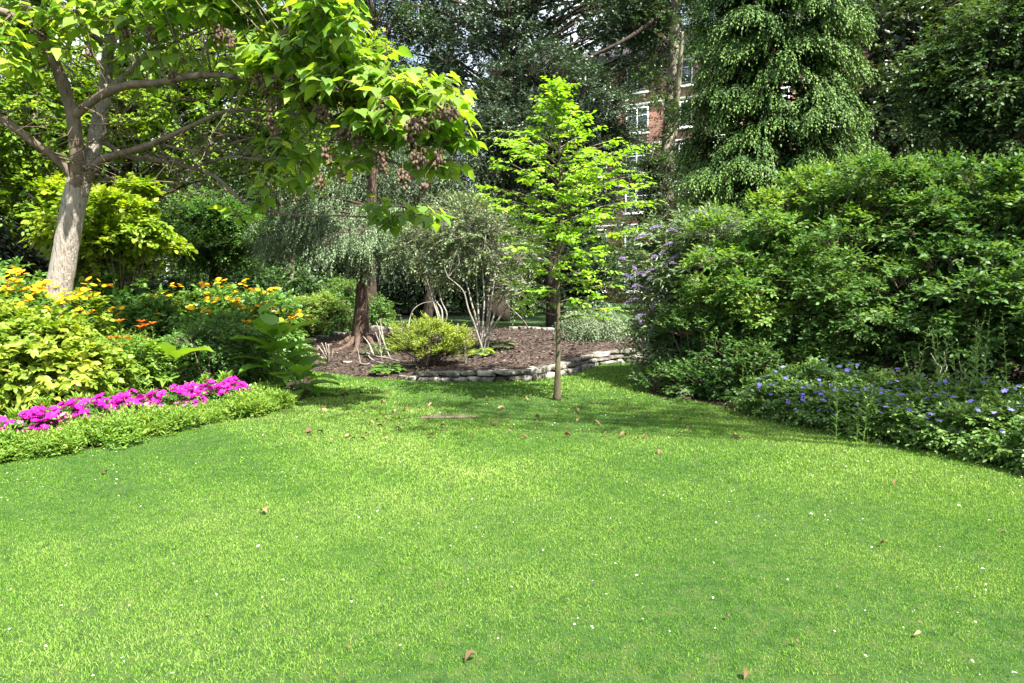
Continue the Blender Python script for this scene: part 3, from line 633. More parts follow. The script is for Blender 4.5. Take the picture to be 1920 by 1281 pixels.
for px_, z0, ln in [(470,2.9,2.6),(500,2.7,2.3),(540,3.1,1.8),(600,3.0,1.1),(760,2.7,1.1),(720,2.6,.6),(800,3.4,1.5),(560,4.2,1.6),(480,3.2,2.7),(520,2.9,2.4),(450,2.8,2.7),(560,3.3,2.),(590,2.8,1.5),(640,3.2,.9),(750,3.0,1.2),(500,3.5,2.3),(470,2.6,2.4)]:
    a = math.atan2(-60, (px_-680)); limbs.append((z0, a+rng.normal(0,.25), ln))
for z0, a, ln in [(2.1,-1.4,.6),(2.3,-1.9,.8),(2.5,-1.2,.9),(2.7,-1.7,1.1),(2.9,-1.0,1.2),(3.1,-2.1,1.2),(3.4,-1.5,1.2),(2.2,-.6,.7),(2.4,-2.6,.9)]: limbs.append((z0, a, ln))
trunkx = lambda z: P(676+ (z-1)*5.5, 400, Yw)[0]
pos=[];axx=[];szz=[];tt=[]
for z0, a, ln in limbs:
    s0 = np.array([trunkx(z0), Yw, z0]); d = np.array([cos(a), sin(a), 0.]); pts = [s0+d*ln*f+[0,0,.30*ln*f-.34*ln*f*f*1.1] for f in (0,.33,.66,1)]
    tube(gb, pts, [.035,.028,.018,.008], 5, sub=3)
    q, _ = smooth_path(pts, [1,1,1,1], 8)
    for qq in range(int(ln*17)):
        k = int(rng.integers(4, len(q))); c = q[k]; sdd = np.array([-d[1], d[0], 0])*rng.choice([-1,1]); f = (k/len(q))
        sl_ = ln*.38*rng.random()*(1.1-f*.6); e = c+sdd*sl_+d*sl_*.5-[0,0,.12*sl_]; sticks(gb, [c], [e], .006, .003)
        for h in range(3):
            st0 = c+(e-c)*rng.random(); Lh = rng.uniform(.12, .55)*(1.2 if z0 < 3.3 else 1.3); m = int(Lh/.018); w_ = rng.normal(0, .06, 3); w_[2] = 0
            tq = np.arange(m)/m; pp = st0+np.outer(tq, [w_[0]+d[0]*.18, w_[1]+d[1]*.18, 0])*np.sqrt(tq)[:, None]+np.outer(tq*Lh, [0,0,-1.]); 
            sticks(gb, pp[[0, m//2]], pp[[m//2, m-1]], .003, .002)
            ph = rng.uniform(0, 2*pi, m); pos.append(pp); axx.append(np.column_stack([np.cos(ph), np.sin(ph), np.full(m, -1.2)])); szz.append(np.full(m, .05)*rng.uniform(.7,1.2,m)); tt.append(np.clip(rng.normal(.5,.14)+rng.normal(0,.08,m),0,1))
pos=np.concatenate(pos); axx=np.concatenate(axx); leaves(gl, T_DIA, pos, axx, rng.normal(size=pos.shape), np.concatenate(szz)*1.0, np.concatenate(tt), .7)
gl.build('crown', FM['weep'], t); gb.build('branches', M['dark_bark'], t)
print('weep needles', len(pos))
# dark hanging conifer behind
b = P(800,585,24)*[1,1,0]
t, _c, _o = tree('hanging_conifer', 'dark curtain-like conifer behind the seed clusters, right of the weeping conifer trunk', b, P(800,250,24), .15, [blob(800,330,24,110,90),blob(860,290,24,60,80),blob(740,330,24,70,90),blob(780,420,24,110,50)], FM['weep'], T_LA, 200, 12, 12, .45, .9, .11, dirw=(.2,.3,-.4,.2), droop=.75, inn=3500, tintf=lambda p: -.32, nbr=30)

# ------------------------------------------------------------------ shrubs behind and on the bed
b = G(640,602,0); b = P(640,600,22.5)*[1,1,0]
shrub('variegated_shrub', 'low yellow-green variegated shrub left of the conifer trunk', 'shrub', P(590,600,22.3)*[1,1,0], [blob(580,590,22.3,40,32),blob(610,580,22.3,32,32),blob(560,610,22,28,22)], FM['varieg'], T_DIA, 170, 8, 7, .2, .2, .075, inn=900)
shrub('leafy_shrub', 'bright green bush directly behind the conifer trunk', 'shrub', P(665,600,22.8)*[1,1,0], [blob(655,575,22.8,50,38),blob(700,590,22.6,30,30),blob(630,600,22.2,40,25),blob(640,550,23,25,20)], FM['mid'], T_DIA, 220, 8, 7, .2, .22, .08, inn=1200, tintf=lambda p: .12)
shrub('leafy_shrub', 'upright green bush at the left end of the mulch bed behind the yellow flowers', 'shrub', P(530,600,21)*[1,1,0], [blob(530,600,21,35,35),blob(500,590,20,35,38)], FM['mid'], T_DIA, 130, 8, 7, .2, .22, .08, inn=700)

def multistem(name, label, px, py, paths, blobs, m, seedtint=0):
    b = onbed(px, py); t = thing(name, label, 'shrub', b); g = Geo(); ends = []
    for p in paths:
        Yb = b[1]; q = [b+[rng.normal(0,.05), rng.normal(0,.05), -.03]]+[P(a, c, Yb+dy) for a, c, dy in p]
        tube(g, q, np.linspace(.026, .009, len(q)), 6, sub=4, rough=.12); ends += q[2:]
    g.build('stems', M['grey_stem'], t, smooth=True)
    bl = [blob(a, c, b[1]+dy, r1, r2) for a, c, dy, r1, r2 in blobs]; Cc, Oc = clump_centres(bl, m, (.35, 1.03)); g = Geo(); gs = Geo()
    sprays(g, T_DIA, Cc, Oc, 7, 7, .22, .7, .26, .085, twig=.0025, gs=gs); ends = np.array(ends)
    j = np.argmin(((Cc[:, None]-ends[None])**2).sum(-1), 1); mid = (Cc+ends[j])/2+rng.normal(0, .06, Cc.shape); sticks(gs, ends[j], mid, .007, .005); sticks(gs, mid, Cc, .005, .003)
    g.build('foliage', FM['greyshrub'], t); gs.build('twigs', M['grey_stem'], t); return t
multistem('multistem_shrub', 'tall open shrub with a fan of pale grey stems in the mulch bed', 905, 660,
    [[(893,600,0),(882,560,0),(868,500,.2),(850,450,.3)],[(898,600,.1),(895,550,.2),(890,490,.2),(880,420,.2)],[(905,610,-.1),(908,560,-.1),(905,500,0),(912,430,0)],[(915,610,0),(922,560,-.2),(930,500,-.2),(938,430,-.1)],
     [(918,620,.1),(930,580,.1),(948,545,.2),(965,500,.3)],[(920,625,-.1),(940,590,-.2),(955,560,-.3),(985,530,-.4)],[(912,615,.3),(916,560,.5),(925,470,.6)],[(890,610,-.2),(878,580,-.3),(868,545,-.4),(840,520,-.6)]],
    [(890,440,0,70,60),(940,470,.2,60,60),(850,490,.2,60,50),(960,540,-.2,35,25),(870,400,.5,50,35),(985,470,.6,40,40)], 250)
multistem('multistem_shrub', 'smaller open shrub with twisted pale stems left of the taller grey-stemmed one', 832, 640,
    [[(822,600,0),(812,565,0),(802,530,0),(790,480,0),(780,450,0)],[(826,600,.1),(818,575,.2),(806,540,.1),(812,490,.3),(800,440,.2)],[(830,610,-.1),(828,580,0),(812,555,.2),(805,500,.2)],[(830,620,.2),(838,590,.1),(826,560,.1),(820,510,.1)]],
    [(800,450,0,50,45),(830,430,.2,45,40),(770,480,.2,40,30),(815,490,.3,45,30)], 130)
# arching bare cane
t = thing('arching_cane', 'bare arching pale cane rising and bending over left of the twisted stems', 'dead branch', onbed(765,625)); g = Geo()
tube(g, [onbed(765,625)-[0,0,.03], P(768,600,20), P(776,580,20), P(795,568,20), P(822,566,19.9)], [.018,.016,.014,.011,.006], 6); g.build('stem', M['grey_stem'], t, smooth=True)
t = thing('arching_cane', 'thin leaning pale branch coming down to the back edging right of the grey stems', 'dead branch', onbed(992,617)); g = Geo()
tube(g, [onbed(992,617)-[0,0,.03], P(980,600,20), P(960,580,19.6), P(948,566,19.2)], [.022,.02,.017,.012], 6); g.build('stem', M['grey_stem'], t, smooth=True)

# golden juniper bush at the front of the bed
jb = onbed(803,688)
jt = thing('golden_bush', 'golden green feathery bush spreading from a dark base at the front of the bed', 'shrub', jb); g = Geo(); gs = Geo()
bl = [blob(810,640,jb[1],48,30,.45),blob(770,640,jb[1]+.1,38,24,.4),blob(845,645,jb[1],30,26,.35),blob(808,625,jb[1]+.1,30,26,.3)]
Cc, Oc = clump_centres(bl, 240, (.6,1.08)); Cc = Cc[Cc[:,2]>BZ(jb[0],jb[1])+.16]; Oc = nrm(Cc-(jb+[0,0,.15]))
sprays(g, T_LA, Cc, Oc, 8, 9, .07, .8, .15, .045, dirw=(1.,.3,.35,.15), droop=.15, wid=1.6, twig=.003, gs=gs); stems(gs, jb, Cc[::2], .008, spread=.06)
g.build('foliage', FM['juni'], jt); gs.build('stems', M['dark_bark'], jt)

# little plants on the bed
def rosette(name, label, cat, p, r, n, mat, T=T_OV, group=None, wid=1.2, up=.5):
    t = thing(name, label, cat, p, group); g = Geo(); gs = Geo(); a = rng.uniform(0, 2*pi, n); l = rng.uniform(.2, 1, n)**.6
    q = np.asarray(p)+np.column_stack([np.cos(a)*l*r*.6, np.sin(a)*l*r*.6, (1.1-l)*r*up+.03]); leaves(g, T, q, np.column_stack([np.cos(a), np.sin(a), .35-.4*l]), np.column_stack([np.cos(a)*-.3, np.sin(a)*-.3, np.ones(n)]), r*rng.uniform(.45,.7,n), np.clip(rng.normal(.5,.2,n),0,1), wid)
    sticks(gs, np.repeat(np.asarray(p)[None], n, 0), q, .004, .003); g.build('foliage', mat, t); gs.build('stems', M['green_stem'], t); return t
rosette('hosta', 'small grey-green hosta on the mulch right of the pale stems', 'plant', onbed(938,655), .34, 46, FM['greyshrub'])
rosette('hosta', 'low leafy clump at the foot of the fan of pale stems', 'plant', onbed(903,668), .28, 34, FM['varieg'])
rosette('weed_clump', 'low green weed on the mulch just behind the left end of the stone wall', 'plant', onbed(728,700), .3, 40, FM['mid'])
rosette('fern_clump', 'pale ferny plant under the stacked dead branches', 'plant', onbed(712,664), .42, 60, FM['greyshrub'], T=T_LA, wid=1.6)
# weeping grey shrub right rear
b = onbed(1110,638)
t, _c, _o = shrub('weeping_shrub', 'grey-green weeping shrub at the back right of the bed', 'shrub', b, [blob(1110,605,b[1],42,26,.5),blob(1085,615,b[1],26,20,.4),blob(1140,618,b[1],24,18,.4)], FM['weep'], T_LA, 150, 9, 10, .12, .32, .07, dirw=(.4,.3,-.3,.2), droop=.8, wid=1.2, stemr=.01)

# dead branches, stump, stakes
def stickthing(name, label, cat, paths, r, mat='dead_wood', group=None, part='branch'):
    base = onbed(*paths[0][0][:2]); t = thing(name, label, cat, base, group); g = Geo()
    for p in paths:
        q = [onbed(a, c)+[0,0,z*.85] for a, c, z in p]; tube(g, q, np.linspace(r*.75, r*.3, len(q)), 6, sub=3, rough=.12)
    g.build(part, M[mat], t, smooth=True); return t
stickthing('dead_shrub', 'bare pale stump of a shrub with short upright twigs on the left of the mulch', 'dead shrub', [[(616,683,0),(617,684,.22),(617,684,.46)],[(616,683,.05),(606,684,.28),(596,684,.44)],[(616,683,.1),(610,684,.32),(604,684,.5)],[(616,683,.15),(613,684,.36),(611,684,.5)],[(616,683,.03),(623,684,.16),(625,684,.36)],[(616,683,.05),(600,684,.2),(592,684,.36)]], .022)
stickthing('fallen_branch', 'longest pale dead branch lying from the conifer roots toward the golden bush', 'dead branch', [[(686,668,.1),(700,674,.08),(725,678,.08),(745,682,.06),(768,684,.04)],[(700,674,.08),(692,668,.3),(681,662,.42)]], .035, group='dead branches heaped on the mulch')
stickthing('fallen_branch', 'pale forked dead branch propped up against the heap', 'dead branch', [[(735,684,.05),(722,680,.4),(712,676,.7),(706,672,.86)],[(720,679,.45),(716,676,.75),(713,676,.95)]], .022, group='dead branches heaped on the mulch')
stickthing('fallen_branch', 'upright straight dead stick standing in the branch heap', 'dead branch', [[(718,684,0),(714,684,.3),(712,684,.85)],[(714,684,.4),(705,684,.72)]], .02, group='dead branches heaped on the mulch')
stickthing('fallen_branch', 'low pale dead branch lying at the front of the heap', 'dead branch', [[(720,686,.04),(740,688,.07),(760,688,.05),(790,688,.04)],[(720,686,.04),(700,681,.06),(690,676,.12)]], .035, group='dead branches heaped on the mulch')
stickthing('fallen_branch', 'short upright stick left of the branch heap', 'dead branch', [[(676,684,0),(674,684,.15),(671,684,.36)],[(676,684,.02),(686,686,.03),(694,684,.04)]], .02, group='dead branches heaped on the mulch')
stickthing('fallen_branch', 'thin twiggy dead branch beside the base of the golden bush', 'dead branch', [[(772,688,.03),(766,688,.12),(750,688,.3)],[(772,688,.03),(774,688,.2)],[(772,688,.03),(780,688,.18)],[(770,688,.03),(768,688,.25)]], .012, group='dead branches heaped on the mulch')
stickthing('cut_log', 'thick cut log end leaning behind the branch heap', 'log', [[(775,660,.08),(762,656,.42),(752,652,.78)]], .075)
stickthing('wooden_stake', 'pale broken stake standing between the golden bush and the grey stems', 'stake', [[(873,682,0),(872,682,.3),(869,682,.55)]], .04, part='post')
stickthing('wooden_stake', 'thin pale stake behind the golden bush', 'stake', [[(858,665,0),(858,665,.5),(859,665,.72)]], .03, part='post')
stickthing('mulch_branch', 'weathered branch lying flat on the mulch left of the bare stump', 'dead branch', [[(560,676,.03),(578,672,.03),(598,668,.04)]], .04, 'red_bark')
stickthing('mulch_branch', 'small pale bark slab lying on the mulch below the conifer trunk', 'dead branch', [[(644,681,.02),(652,682,.03),(660,680,.02)]], .045, 'dead_wood')

# ------------------------------------------------------------------ stones
def stone(g, c, s, ang, ex=.3):
    nu, nv = 14, 8; V = []; ph = rng.uniform(0, 6, 6); sk = rng.normal(0, .16, 3)
    f = lambda t: math.copysign(abs(t)**ex, t)
    for j in range(nv):
        v = -pi/2+pi*j/(nv-1)
        for i in range(nu):
            u = 2*pi*i/nu; x = f(cos(v))*f(cos(u)); y = f(cos(v))*f(sin(u)); z = f(sin(v))
            w = 1+.09*sin(2.5*x+ph[0])+.09*sin(3*y+ph[1])+.07*sin(3*z+5*x+ph[2])+rng.normal(0,.045)
            x, y, z = x*w*(1+sk[0]*z), y*w*(1+sk[1]*x), z*(1+.16*sin(3*x+ph[3])+.10*sin(6*x+4*y+ph[4])+rng.normal(0,.05))+sk[2]*x*.6
            x *= s[0]/2; y *= s[1]/2; z *= s[2]/2
            V.append((c[0]+x*cos(ang)-y*sin(ang), c[1]+x*sin(ang)+y*cos(ang), c[2]+z))
    Fc = []; L = []
    for j in range(nv-1):
        for i in range(nu): Fc += [j*nu+i, j*nu+(i+1) % nu, (j+1)*nu+(i+1) % nu, (j+1)*nu+i]; L.append(4)
    g.add(V, Fc, L)
wl = [G(735,709),G(800,714),G(900,715),G(1000,712),G(1060,701),G(1110,687),G(1160,680),G(1240,678),G(1330,679)]
wp, _ = smooth_path(wl, [0]*9, 12); seg = np.linalg.norm(np.diff(wp, axis=0), axis=1); cum = np.concatenate([[0], np.cumsum(seg)]); TOT = cum[-1]
def wpt(s):
    q = np.array([np.interp(s, cum, wp[:, k]) for k in range(3)]); q2 = np.array([np.interp(min(s+.05, TOT), cum, wp[:, k]) for k in range(3)]); d = q2-q
    if np.linalg.norm(d) < 1e-6: d = np.array([1., 0, 0])
    return q, math.atan2(d[1], d[0])
wt = thing('dry_stone_wall', 'low curved dry stone retaining wall of flat pale stones in front of the mulch bed', 'wall', wp[0]); cnt = 0
for row in range(4):
    s = rng.uniform(0, .2)+(0 if row < 1 else .45*row)
    while s < TOT-.1:
        hgt = .155+.115*min(1, s/TOT*1.4); rows = 2 if s < TOT*.5 else 3; 
        w_ = rng.uniform(.14, .36) if rng.random() < .5 else rng.uniform(.34, .62)
        if row < rows and cnt < 99:
            q, a = wpt(s+w_/2); rh = hgt/rows*1.02; nx, ny = -sin(a), cos(a); g = Geo()
            off = .03+.035*row+rng.uniform(-.03, .03); dep = rng.uniform(.24,.34)
            stone(g, (q[0]+nx*off, q[1]+ny*off, rh*(row+.5)-.01), (w_*rng.uniform(.9,1.), dep, rh*rng.uniform(.72,1.08)), a+rng.normal(0,.1))
            g.build('stone', M['stone'], wt); cnt += 1
        s += w_*.985
print('stones', cnt)
ei = 0
ed = [(575,641,30,'left'),(604,634,26,'left'),(636,628,24,'left'),(712,618,34,'mid'),(742,622,26,'mid'),(962,617,20,''),(984,617,22,''),(1006,618,20,''),(1028,619,24,''),(1052,620,20,''),(1078,622,24,''),(1128,630,22,''),(1152,633,22,''),(1176,636,24,''),(1205,640,24,'')]
EL = ['flat pale slab at the left tip of the mulch bed','flat slab second from the left tip of the mulch bed','flat slab between the left tip of the bed and the conifer trunk','thick grey slab just right of the conifer trunk','smaller slab on the right of the thick one by the conifer trunk']
for i, (px, py, w, k) in enumerate(ed):
    p = onbed(px, py); sz = (S(w, p[1])*.95, .28, .10 if k != 'mid' else .18); g = Geo(); stone(g, (0,0,0), sz, rng.normal(0,.15))
    lab = EL[i] if i < 5 else f'pale edging stone on the back rim of the bed, {ORD[i-5]} from the left'
    o = g.build('edging_stone', M['stone'], smooth=True, loc=(p[0], p[1], p[2]+.02)); tagp(o, lab, 'stone', 'edging stones round the back of the mulch bed')

# low black hoop fence at the back right
t = thing('hoop_fence', 'low black wire hoop fence behind the right end of the mulch bed', 'fence', P(1150,620,21)*[1,1,0]); M['black'] = flatmat('black_metal', (.012,.014,.012), .5)
f0 = P(1150,620,21.2)*[1,1,0]; f1 = P(1290,620,20)*[1,1,0]; g = Geo(); fl = np.linalg.norm(f1-f0); n = int(fl/.09); gp_ = Geo()
for i in range(n):
    q = f0+(f1-f0)*i/n; sticks(g, [q], [q+[0,0,.5]], .007, .007)
    q2 = f0+(f1-f0)*(i+2)/n; pts = [q+[0,0,.5], q*.75+q2*.25+[0,0,.58], q*.25+q2*.75+[0,0,.58], q2+[0,0,.5]]; sticks(g, pts[:-1], pts[1:], .006, .006)
sticks(gp_, [f0+[0,0,.12], f0+[0,0,.42]], [f1+[0,0,.12], f1+[0,0,.42]], .012, .012)
g.build('hoops', M['black'], t); gp_.build('rail', M['black'], t)

# ------------------------------------------------------------------ lime sapling
sb = G(1045,750); Ys = sb[1]; t = thing('sapling', 'slender young tree with lime green leaves standing on the lawn', 'tree', sb)
g = Geo(); TP = [(1045,752),(1046,690),(1047,600),(1047,500),(1049,400),(1050,320),(1047,240),(1045,165)]
tp = [P(a, c, Ys) for a, c in TP]; tp[0][2] = -.02; tube(g, tp, [.044,.036,.031,.027,.022,.016,.010,.004], 9, flare=.6); g.build('trunk', M['sap_bark'], t, smooth=True)
tq, _ = smooth_path(tp, [0]*8, 6)
prof = [(165,8),(200,30),(240,72),(280,120),(320,160),(370,165),(420,135),(470,112),(520,92),(560,98),(610,40)]
g = Geo(); gb = Geo(); CC=[]; DD=[]
nb_ = 94
for i in range(nb_):
    f = (i+.5)/nb_; py0 = 605-440*f**.83; z0 = P(1047, py0, Ys)[2]; wpx = np.interp(py0-25, [p[0] for p in prof], [p[1] for p in prof])
    a = i*2.4+rng.normal(0,.4); ln = S(wpx, Ys)*rng.uniform(.75, 1.12)*(1 if cos(a) > 0 else 1.08)
    up = np.interp(f, [0,.3,.7,1], [.1,.35,.75,1.6]); x0 = np.interp(z0, tq[:,2], tq[:,0])
    s0 = np.array([x0, Ys, z0-ln*up*.25]); d = np.array([cos(a), sin(a), up]); e = s0+d*ln*[1,1,.62]; mid = (s0+e)/2+[0,0,.06*ln]
    tube(gb, [s0, mid, e], [.011,.007,.003], 5, sub=3); nn_ = max(3, int(ln*(10+4*f)))
    for k in range(nn_):
        ft = rng.uniform(.18, 1.); c = s0*(1-ft)**2+2*ft*(1-ft)*mid+ft*ft*e; sg = rng.choice([-1,1]); h = np.array([cos(a), sin(a), 0]); sv = np.array([-sin(a), cos(a), 0])*sg
        CC.append(c); DD.append(nrm(h*.6+sv*.7*(1.1-ft*.5)+[0,0,.12+up*.2]))
CC=np.array(CC); DD=np.array(DD)
sprays(g, T_OV, CC, DD, 1, 7, .01, .3, .25, .084, dirw=(1.,0,.05,.12), droop=.25, nw=(1.2,.35), side=.9, twig=.0025, gs=gb, wid=1.15)
lead = np.array([[np.interp(z, tq[:,2], tq[:,0]), Ys, z] for z in np.linspace(P(0,240,Ys)[2], P(0,158,Ys)[2], 30)]); aa = np.arange(30)*2.4
sprays(g, T_OV, lead, np.column_stack([np.cos(aa), np.sin(aa), np.full(30,.6)]), 2, 5, .02, .5, .14, .07, dirw=(1,0,.3,.2), droop=.2, wid=1.15)
g.build('crown', FM['sapling'], t); gb.build('branches', M['limb_bark'], t)

# ------------------------------------------------------------------ paulownia on the left
PY = 10.6; b = G(98,742); PY = b[1]
pt = thing('large_leaved_tree', 'large tree with pale leaning trunk, big heart-shaped leaves and hanging brown seed clusters', 'tree', b)
g = Geo()
def px3(lst): return [P(a, c, PY+dy) for a, c, dy in lst]
tube(g, [b-[0,0,.05]]+px3([(106,640,0),(108,560,0),(118,500,0),(130,430,0),(141,370,0),(150,330,0),(157,300,0)]), [.23,.195,.172,.163,.158,.155,.14,.09], 16, sub=6, rough=.025, flare=.3)
g.build('trunk', M['pale_bark'], pt, smooth=True)
LIMB = [
 ([(148,365,0),(163,318,.02),(174,285,.05),(186,225,.1),(198,160,.15),(205,90,.2),(232,10,.3),(250,-70,.4)], [.135,.13,.12,.115,.10,.085,.07,.05],'pale_bark'),
 ([(143,365,-.03),(146,325,-.08),(144,290,-.15),(136,215,-.25),(108,130,-.35),(75,62,-.5),(48,0,-.6),(30,-70,-.7)], [.12,.115,.11,.10,.085,.075,.065,.05],'limb_bark'),
 ([(143,345,0),(118,308,-.1),(60,265,-.3),(0,222,-.5),(-70,190,-.7)], [.08,.075,.062,.055,.04],'limb_bark'),
 ([(140,218,-.25),(160,200,-.35),(190,178,-.5),(240,160,-.7),(300,155,-.9),(380,141,-1.1),(470,150,-1.3),(560,185,-1.5),(640,238,-1.7),(700,268,-1.8)], [.075,.07,.065,.058,.052,.046,.038,.03,.02,.01],'limb_bark'),
 ([(158,345,0),(188,302,-.1),(230,288,-.3),(290,268,-.5),(360,236,-.7),(430,208,-.9),(520,210,-1.1),(600,222,-1.3)], [.07,.065,.055,.042,.035,.027,.018,.01],'limb_bark'),
 ([(175,262,.1),(200,270,.1),(240,293,0),(320,305,-.3),(400,330,-.5),(460,380,-.7),(540,402,-.8),(640,405,-.9),(730,408,-1.)], [.045,.042,.04,.034,.028,.02,.016,.011,.006],'limb_bark'),
 ([(445,148,-1.2),(490,100,-1.4),(540,55,-1.7),(590,10,-2.),(640,-40,-2.3)], [.035,.04,.035,.025,.015],'limb_bark'),
 ([(-80,0,-.6),(0,20,-.7),(40,40,-.6),(72,62,-.5)], [.06,.06,.058,.055],'limb_bark'),
 ([(200,170,.15),(225,150,.1),(250,125,0),(300,90,-.2),(370,60,-.4)], [.06,.055,.05,.03,.015],'pale_bark'),
 ([(620,225,-1.6),(680,195,-1.8),(740,188,-2.),(800,190,-2.1),(850,192,-2.2)], [.02,.018,.015,.012,.008],'limb_bark'),
 ([(560,185,-1.5),(610,235,-1.6),(690,262,-1.8),(770,262,-2.),(830,270,-2.1)], [.022,.02,.017,.014,.008],'limb_bark'),
 ([(660,250,-1.7),(720,300,-1.8),(790,310,-1.9),(850,300,-2.)], [.016,.014,.011,.007],'limb_bark'),
 ([(205,90,.2),(150,40,0),(150,-40,-.2)], [.05,.04,.03],'limb_bark'),
 ([(232,10,.3),(300,-20,0),(400,-40,-.5),(480,-70,-1)], [.05,.045,.035,.02],'limb_bark'),
 ([(320,305,-.3),(370,290,-.4),(420,250,-.6),(430,215,-.7)], [.02,.016,.012,.006],'limb_bark'),
 ([(360,315,-.4),(430,295,-.6),(500,300,-.8),(580,290,-1.)], [.022,.018,.014,.008],'limb_bark'),
 ([(300,270,-.5),(380,285,-.6),(460,262,-.8),(530,262,-1.)], [.02,.018,.014,.008],'limb_bark'),
]
SK = []
for pts, rad, mt in LIMB:
    g = Geo(); q = px3(pts); tube(g, q, np.array(rad)*.87, 9, sub=5, rough=.05); g.build('limb', M[mt], pt, smooth=True)
    s, _ = smooth_path(q, rad, 5); SK.append(s)
SK = np.concatenate(SK)
# leaf zones: centre px, py, depth offset, rx, ry, clusters
Z = [(440,20,-1.2,170,65,75),(560,100,-1.6,110,60,50),(300,20,-.6,120,70,45),(620,150,-1.8,120,50,55),(690,145,-1.9,110,50,36),(790,190,-2.1,80,50,44),(830,240,-2.1,50,55,26),(720,230,-1.9,90,45,32),
     (620,20,-2.1,50,70,34),(120,20,-.4,130,60,48),(30,80,-.5,80,70,30),(560,190,-1.4,80,40,12),(480,140,-1.2,80,40,10),(660,300,-1.6,70,40,13),(820,305,-2,45,25,12),(730,402,-1.0,55,22,10),(790,408,-1.1,28,18,7),
     (500,400,-.8,60,20,3),(540,300,-1,90,50,12),(380,120,-.8,90,40,12),(260,120,0,90,50,12),(440,-60,-1.4,260,50,70),(100,-70,-.4,180,50,50),(720,180,-2.4,90,60,8),(500,345,-.7,90,30,6)]
g = Geo(); gs = Geo(); CL = []
for zx, zy, dy, rx, ry, n in Z:
    for i in range(int(n*.92)):
        u = nrm(rng.normal(size=3))*rng.random()**.45*1.1; c = P(zx+u[0]*rx, zy+u[1]*ry, PY+dy+u[2]*.55); CL.append(c)
CL = np.array(CL); j = np.argmin(((CL[:, None]-SK[None])**2).sum(-1), 1); s0 = SK[j]; mid = (s0+CL)/2+rng.normal(0, .05, CL.shape)-[0,0,.04]
sticks(gs, s0, mid, .009, .007); sticks(gs, mid, CL, .007, .004)
for k in range(7):
    n = len(CL); a = rng.uniform(0, 2*pi, n); d = np.column_stack([np.cos(a), np.sin(a), rng.uniform(-.2,.5,n)]); q = CL+nrm(d)*rng.uniform(.05,.17,(n,1)); q[:,2] += rng.uniform(-.05,.06,n)
    sticks(gs, CL, q, .004, .003)
    axl = np.column_stack([np.cos(a), np.sin(a), rng.uniform(-1.0,.15,n)]); leaves(g, T_HE, q, axl, np.column_stack([np.cos(a)*.4+rng.normal(0,.3,n), np.sin(a)*.4+rng.normal(0,.3,n), np.ones(n)]), rng.uniform(.11,.205,n), np.clip(rng.normal(.6,.24,n),0,1), rng.uniform(.75,1.1,n))
# bare curving twigs through the lower middle of the crown
n = 230; st = SK[rng.integers(0, len(SK), n)]; e = np.array([P(rng.uniform(250,680), rng.uniform(150,400), PY-rng.uniform(.2,1.4)) for _ in range(n)]); dd = e-st; ln = np.linalg.norm(dd, axis=1, keepdims=True); e = st+dd/ln*np.minimum(ln, rng.uniform(.3,1.1,(n,1)))
md = (st+e)/2+rng.normal(0,.09,(n,3)); sticks(gs, st, md, .009, .007); sticks(gs, md, e, .007, .003)
for _ in range(2):
    f = e+rng.normal(0,.16,(n,3)); sticks(gs, e, f, .004, .002)
g.build('crown', FM['paulownia'], pt)
stalks = gs
SC_ = [(485,150),(498,165),(515,148),(510,200),(508,225),(512,245),(548,150),(575,172),(598,210),(610,215),(712,218),(700,225),(640,248),(655,245),(668,262),(770,235),(785,238),(796,232),(822,212),(835,215),(850,212),(768,262),(780,295),(790,300),(822,300),(755,328),(765,340),(798,350),(713,295),(715,310),
       (228,55),(236,62),(130,30),(128,22),(285,70),(280,62),(165,100),(325,140),(405,58),(412,66),(430,75),(575,18),(610,290),(618,300),(640,330),(600,345)]
for i, (px, py) in enumerate(SC_):
    c = P(px, py, PY-np.interp(px, [100,500,850], [.5,1.8,2.75])-.05); jn = np.argmin(((SK-c)**2).sum(1)); g = Geo(); up = c+[0,0,.12]
    sticks(stalks, [SK[jn], (SK[jn]+up)/2-[0,0,.03]], [(SK[jn]+up)/2-[0,0,.03], up], .006, .004); sticks(g, [up], [c-[0,0,.08]], .006, .004)
    for k in range(20):
        q = c+rng.normal(0, 1, 3)*[.029,.029,.043]; stone(g, q, (.027*rng.uniform(.8,1.2), .03, .04), rng.uniform(0,3), .8)
    g.build('seed_cluster', M['pod'], pt, smooth=True)
gs.build('twigs', M['limb_bark'], pt)


# ------------------------------------------------------------------ right-hand shrubs
def hedge(label, base, bl, m, mat, grp, tf=None, size=.08, **kw):
    return shrub('tall_shrub', label, 'shrub', base, bl, mat, T_OV, m, 5, 7, .13, .24, size, flat=.5, group=grp, inn=2600, nstem=110, stemr=.02, twig=.0025, tintf=tf, dirw=(.7,.3,.12,.25), droop=.2, bough=(int(m*.19), 13, .36, .42), **kw)
GR = 'tall leafy shrubs along the right side of the lawn'
hedge('tall bright green shrub with sunlit yellow-green top beside the purple-flowered bush', G(1400,735)+[0,.9,0], [blob(1440,450,11.4,95,85,.9),blob(1370,500,11.2,75,85,.8),blob(1350,610,11.1,62,85,.8),blob(1450,590,11.,100,105,.9),blob(1520,420,11.6,75,75,.9)], 480, FM['hedge_y'], GR)
hedge('broad green shrub with layered leafy boughs in the middle of the right-hand hedge', G(1600,760)+[0,1.2,0], [blob(1600,410,11.2,110,85,.9),blob(1580,560,10.6,95,120,.9),blob(1690,450,10.9,110,110,.9),blob(1690,600,10.2,100,95,.8),blob(1500,650,10.5,60,70,.6)], 560, FM['hedge'], GR)
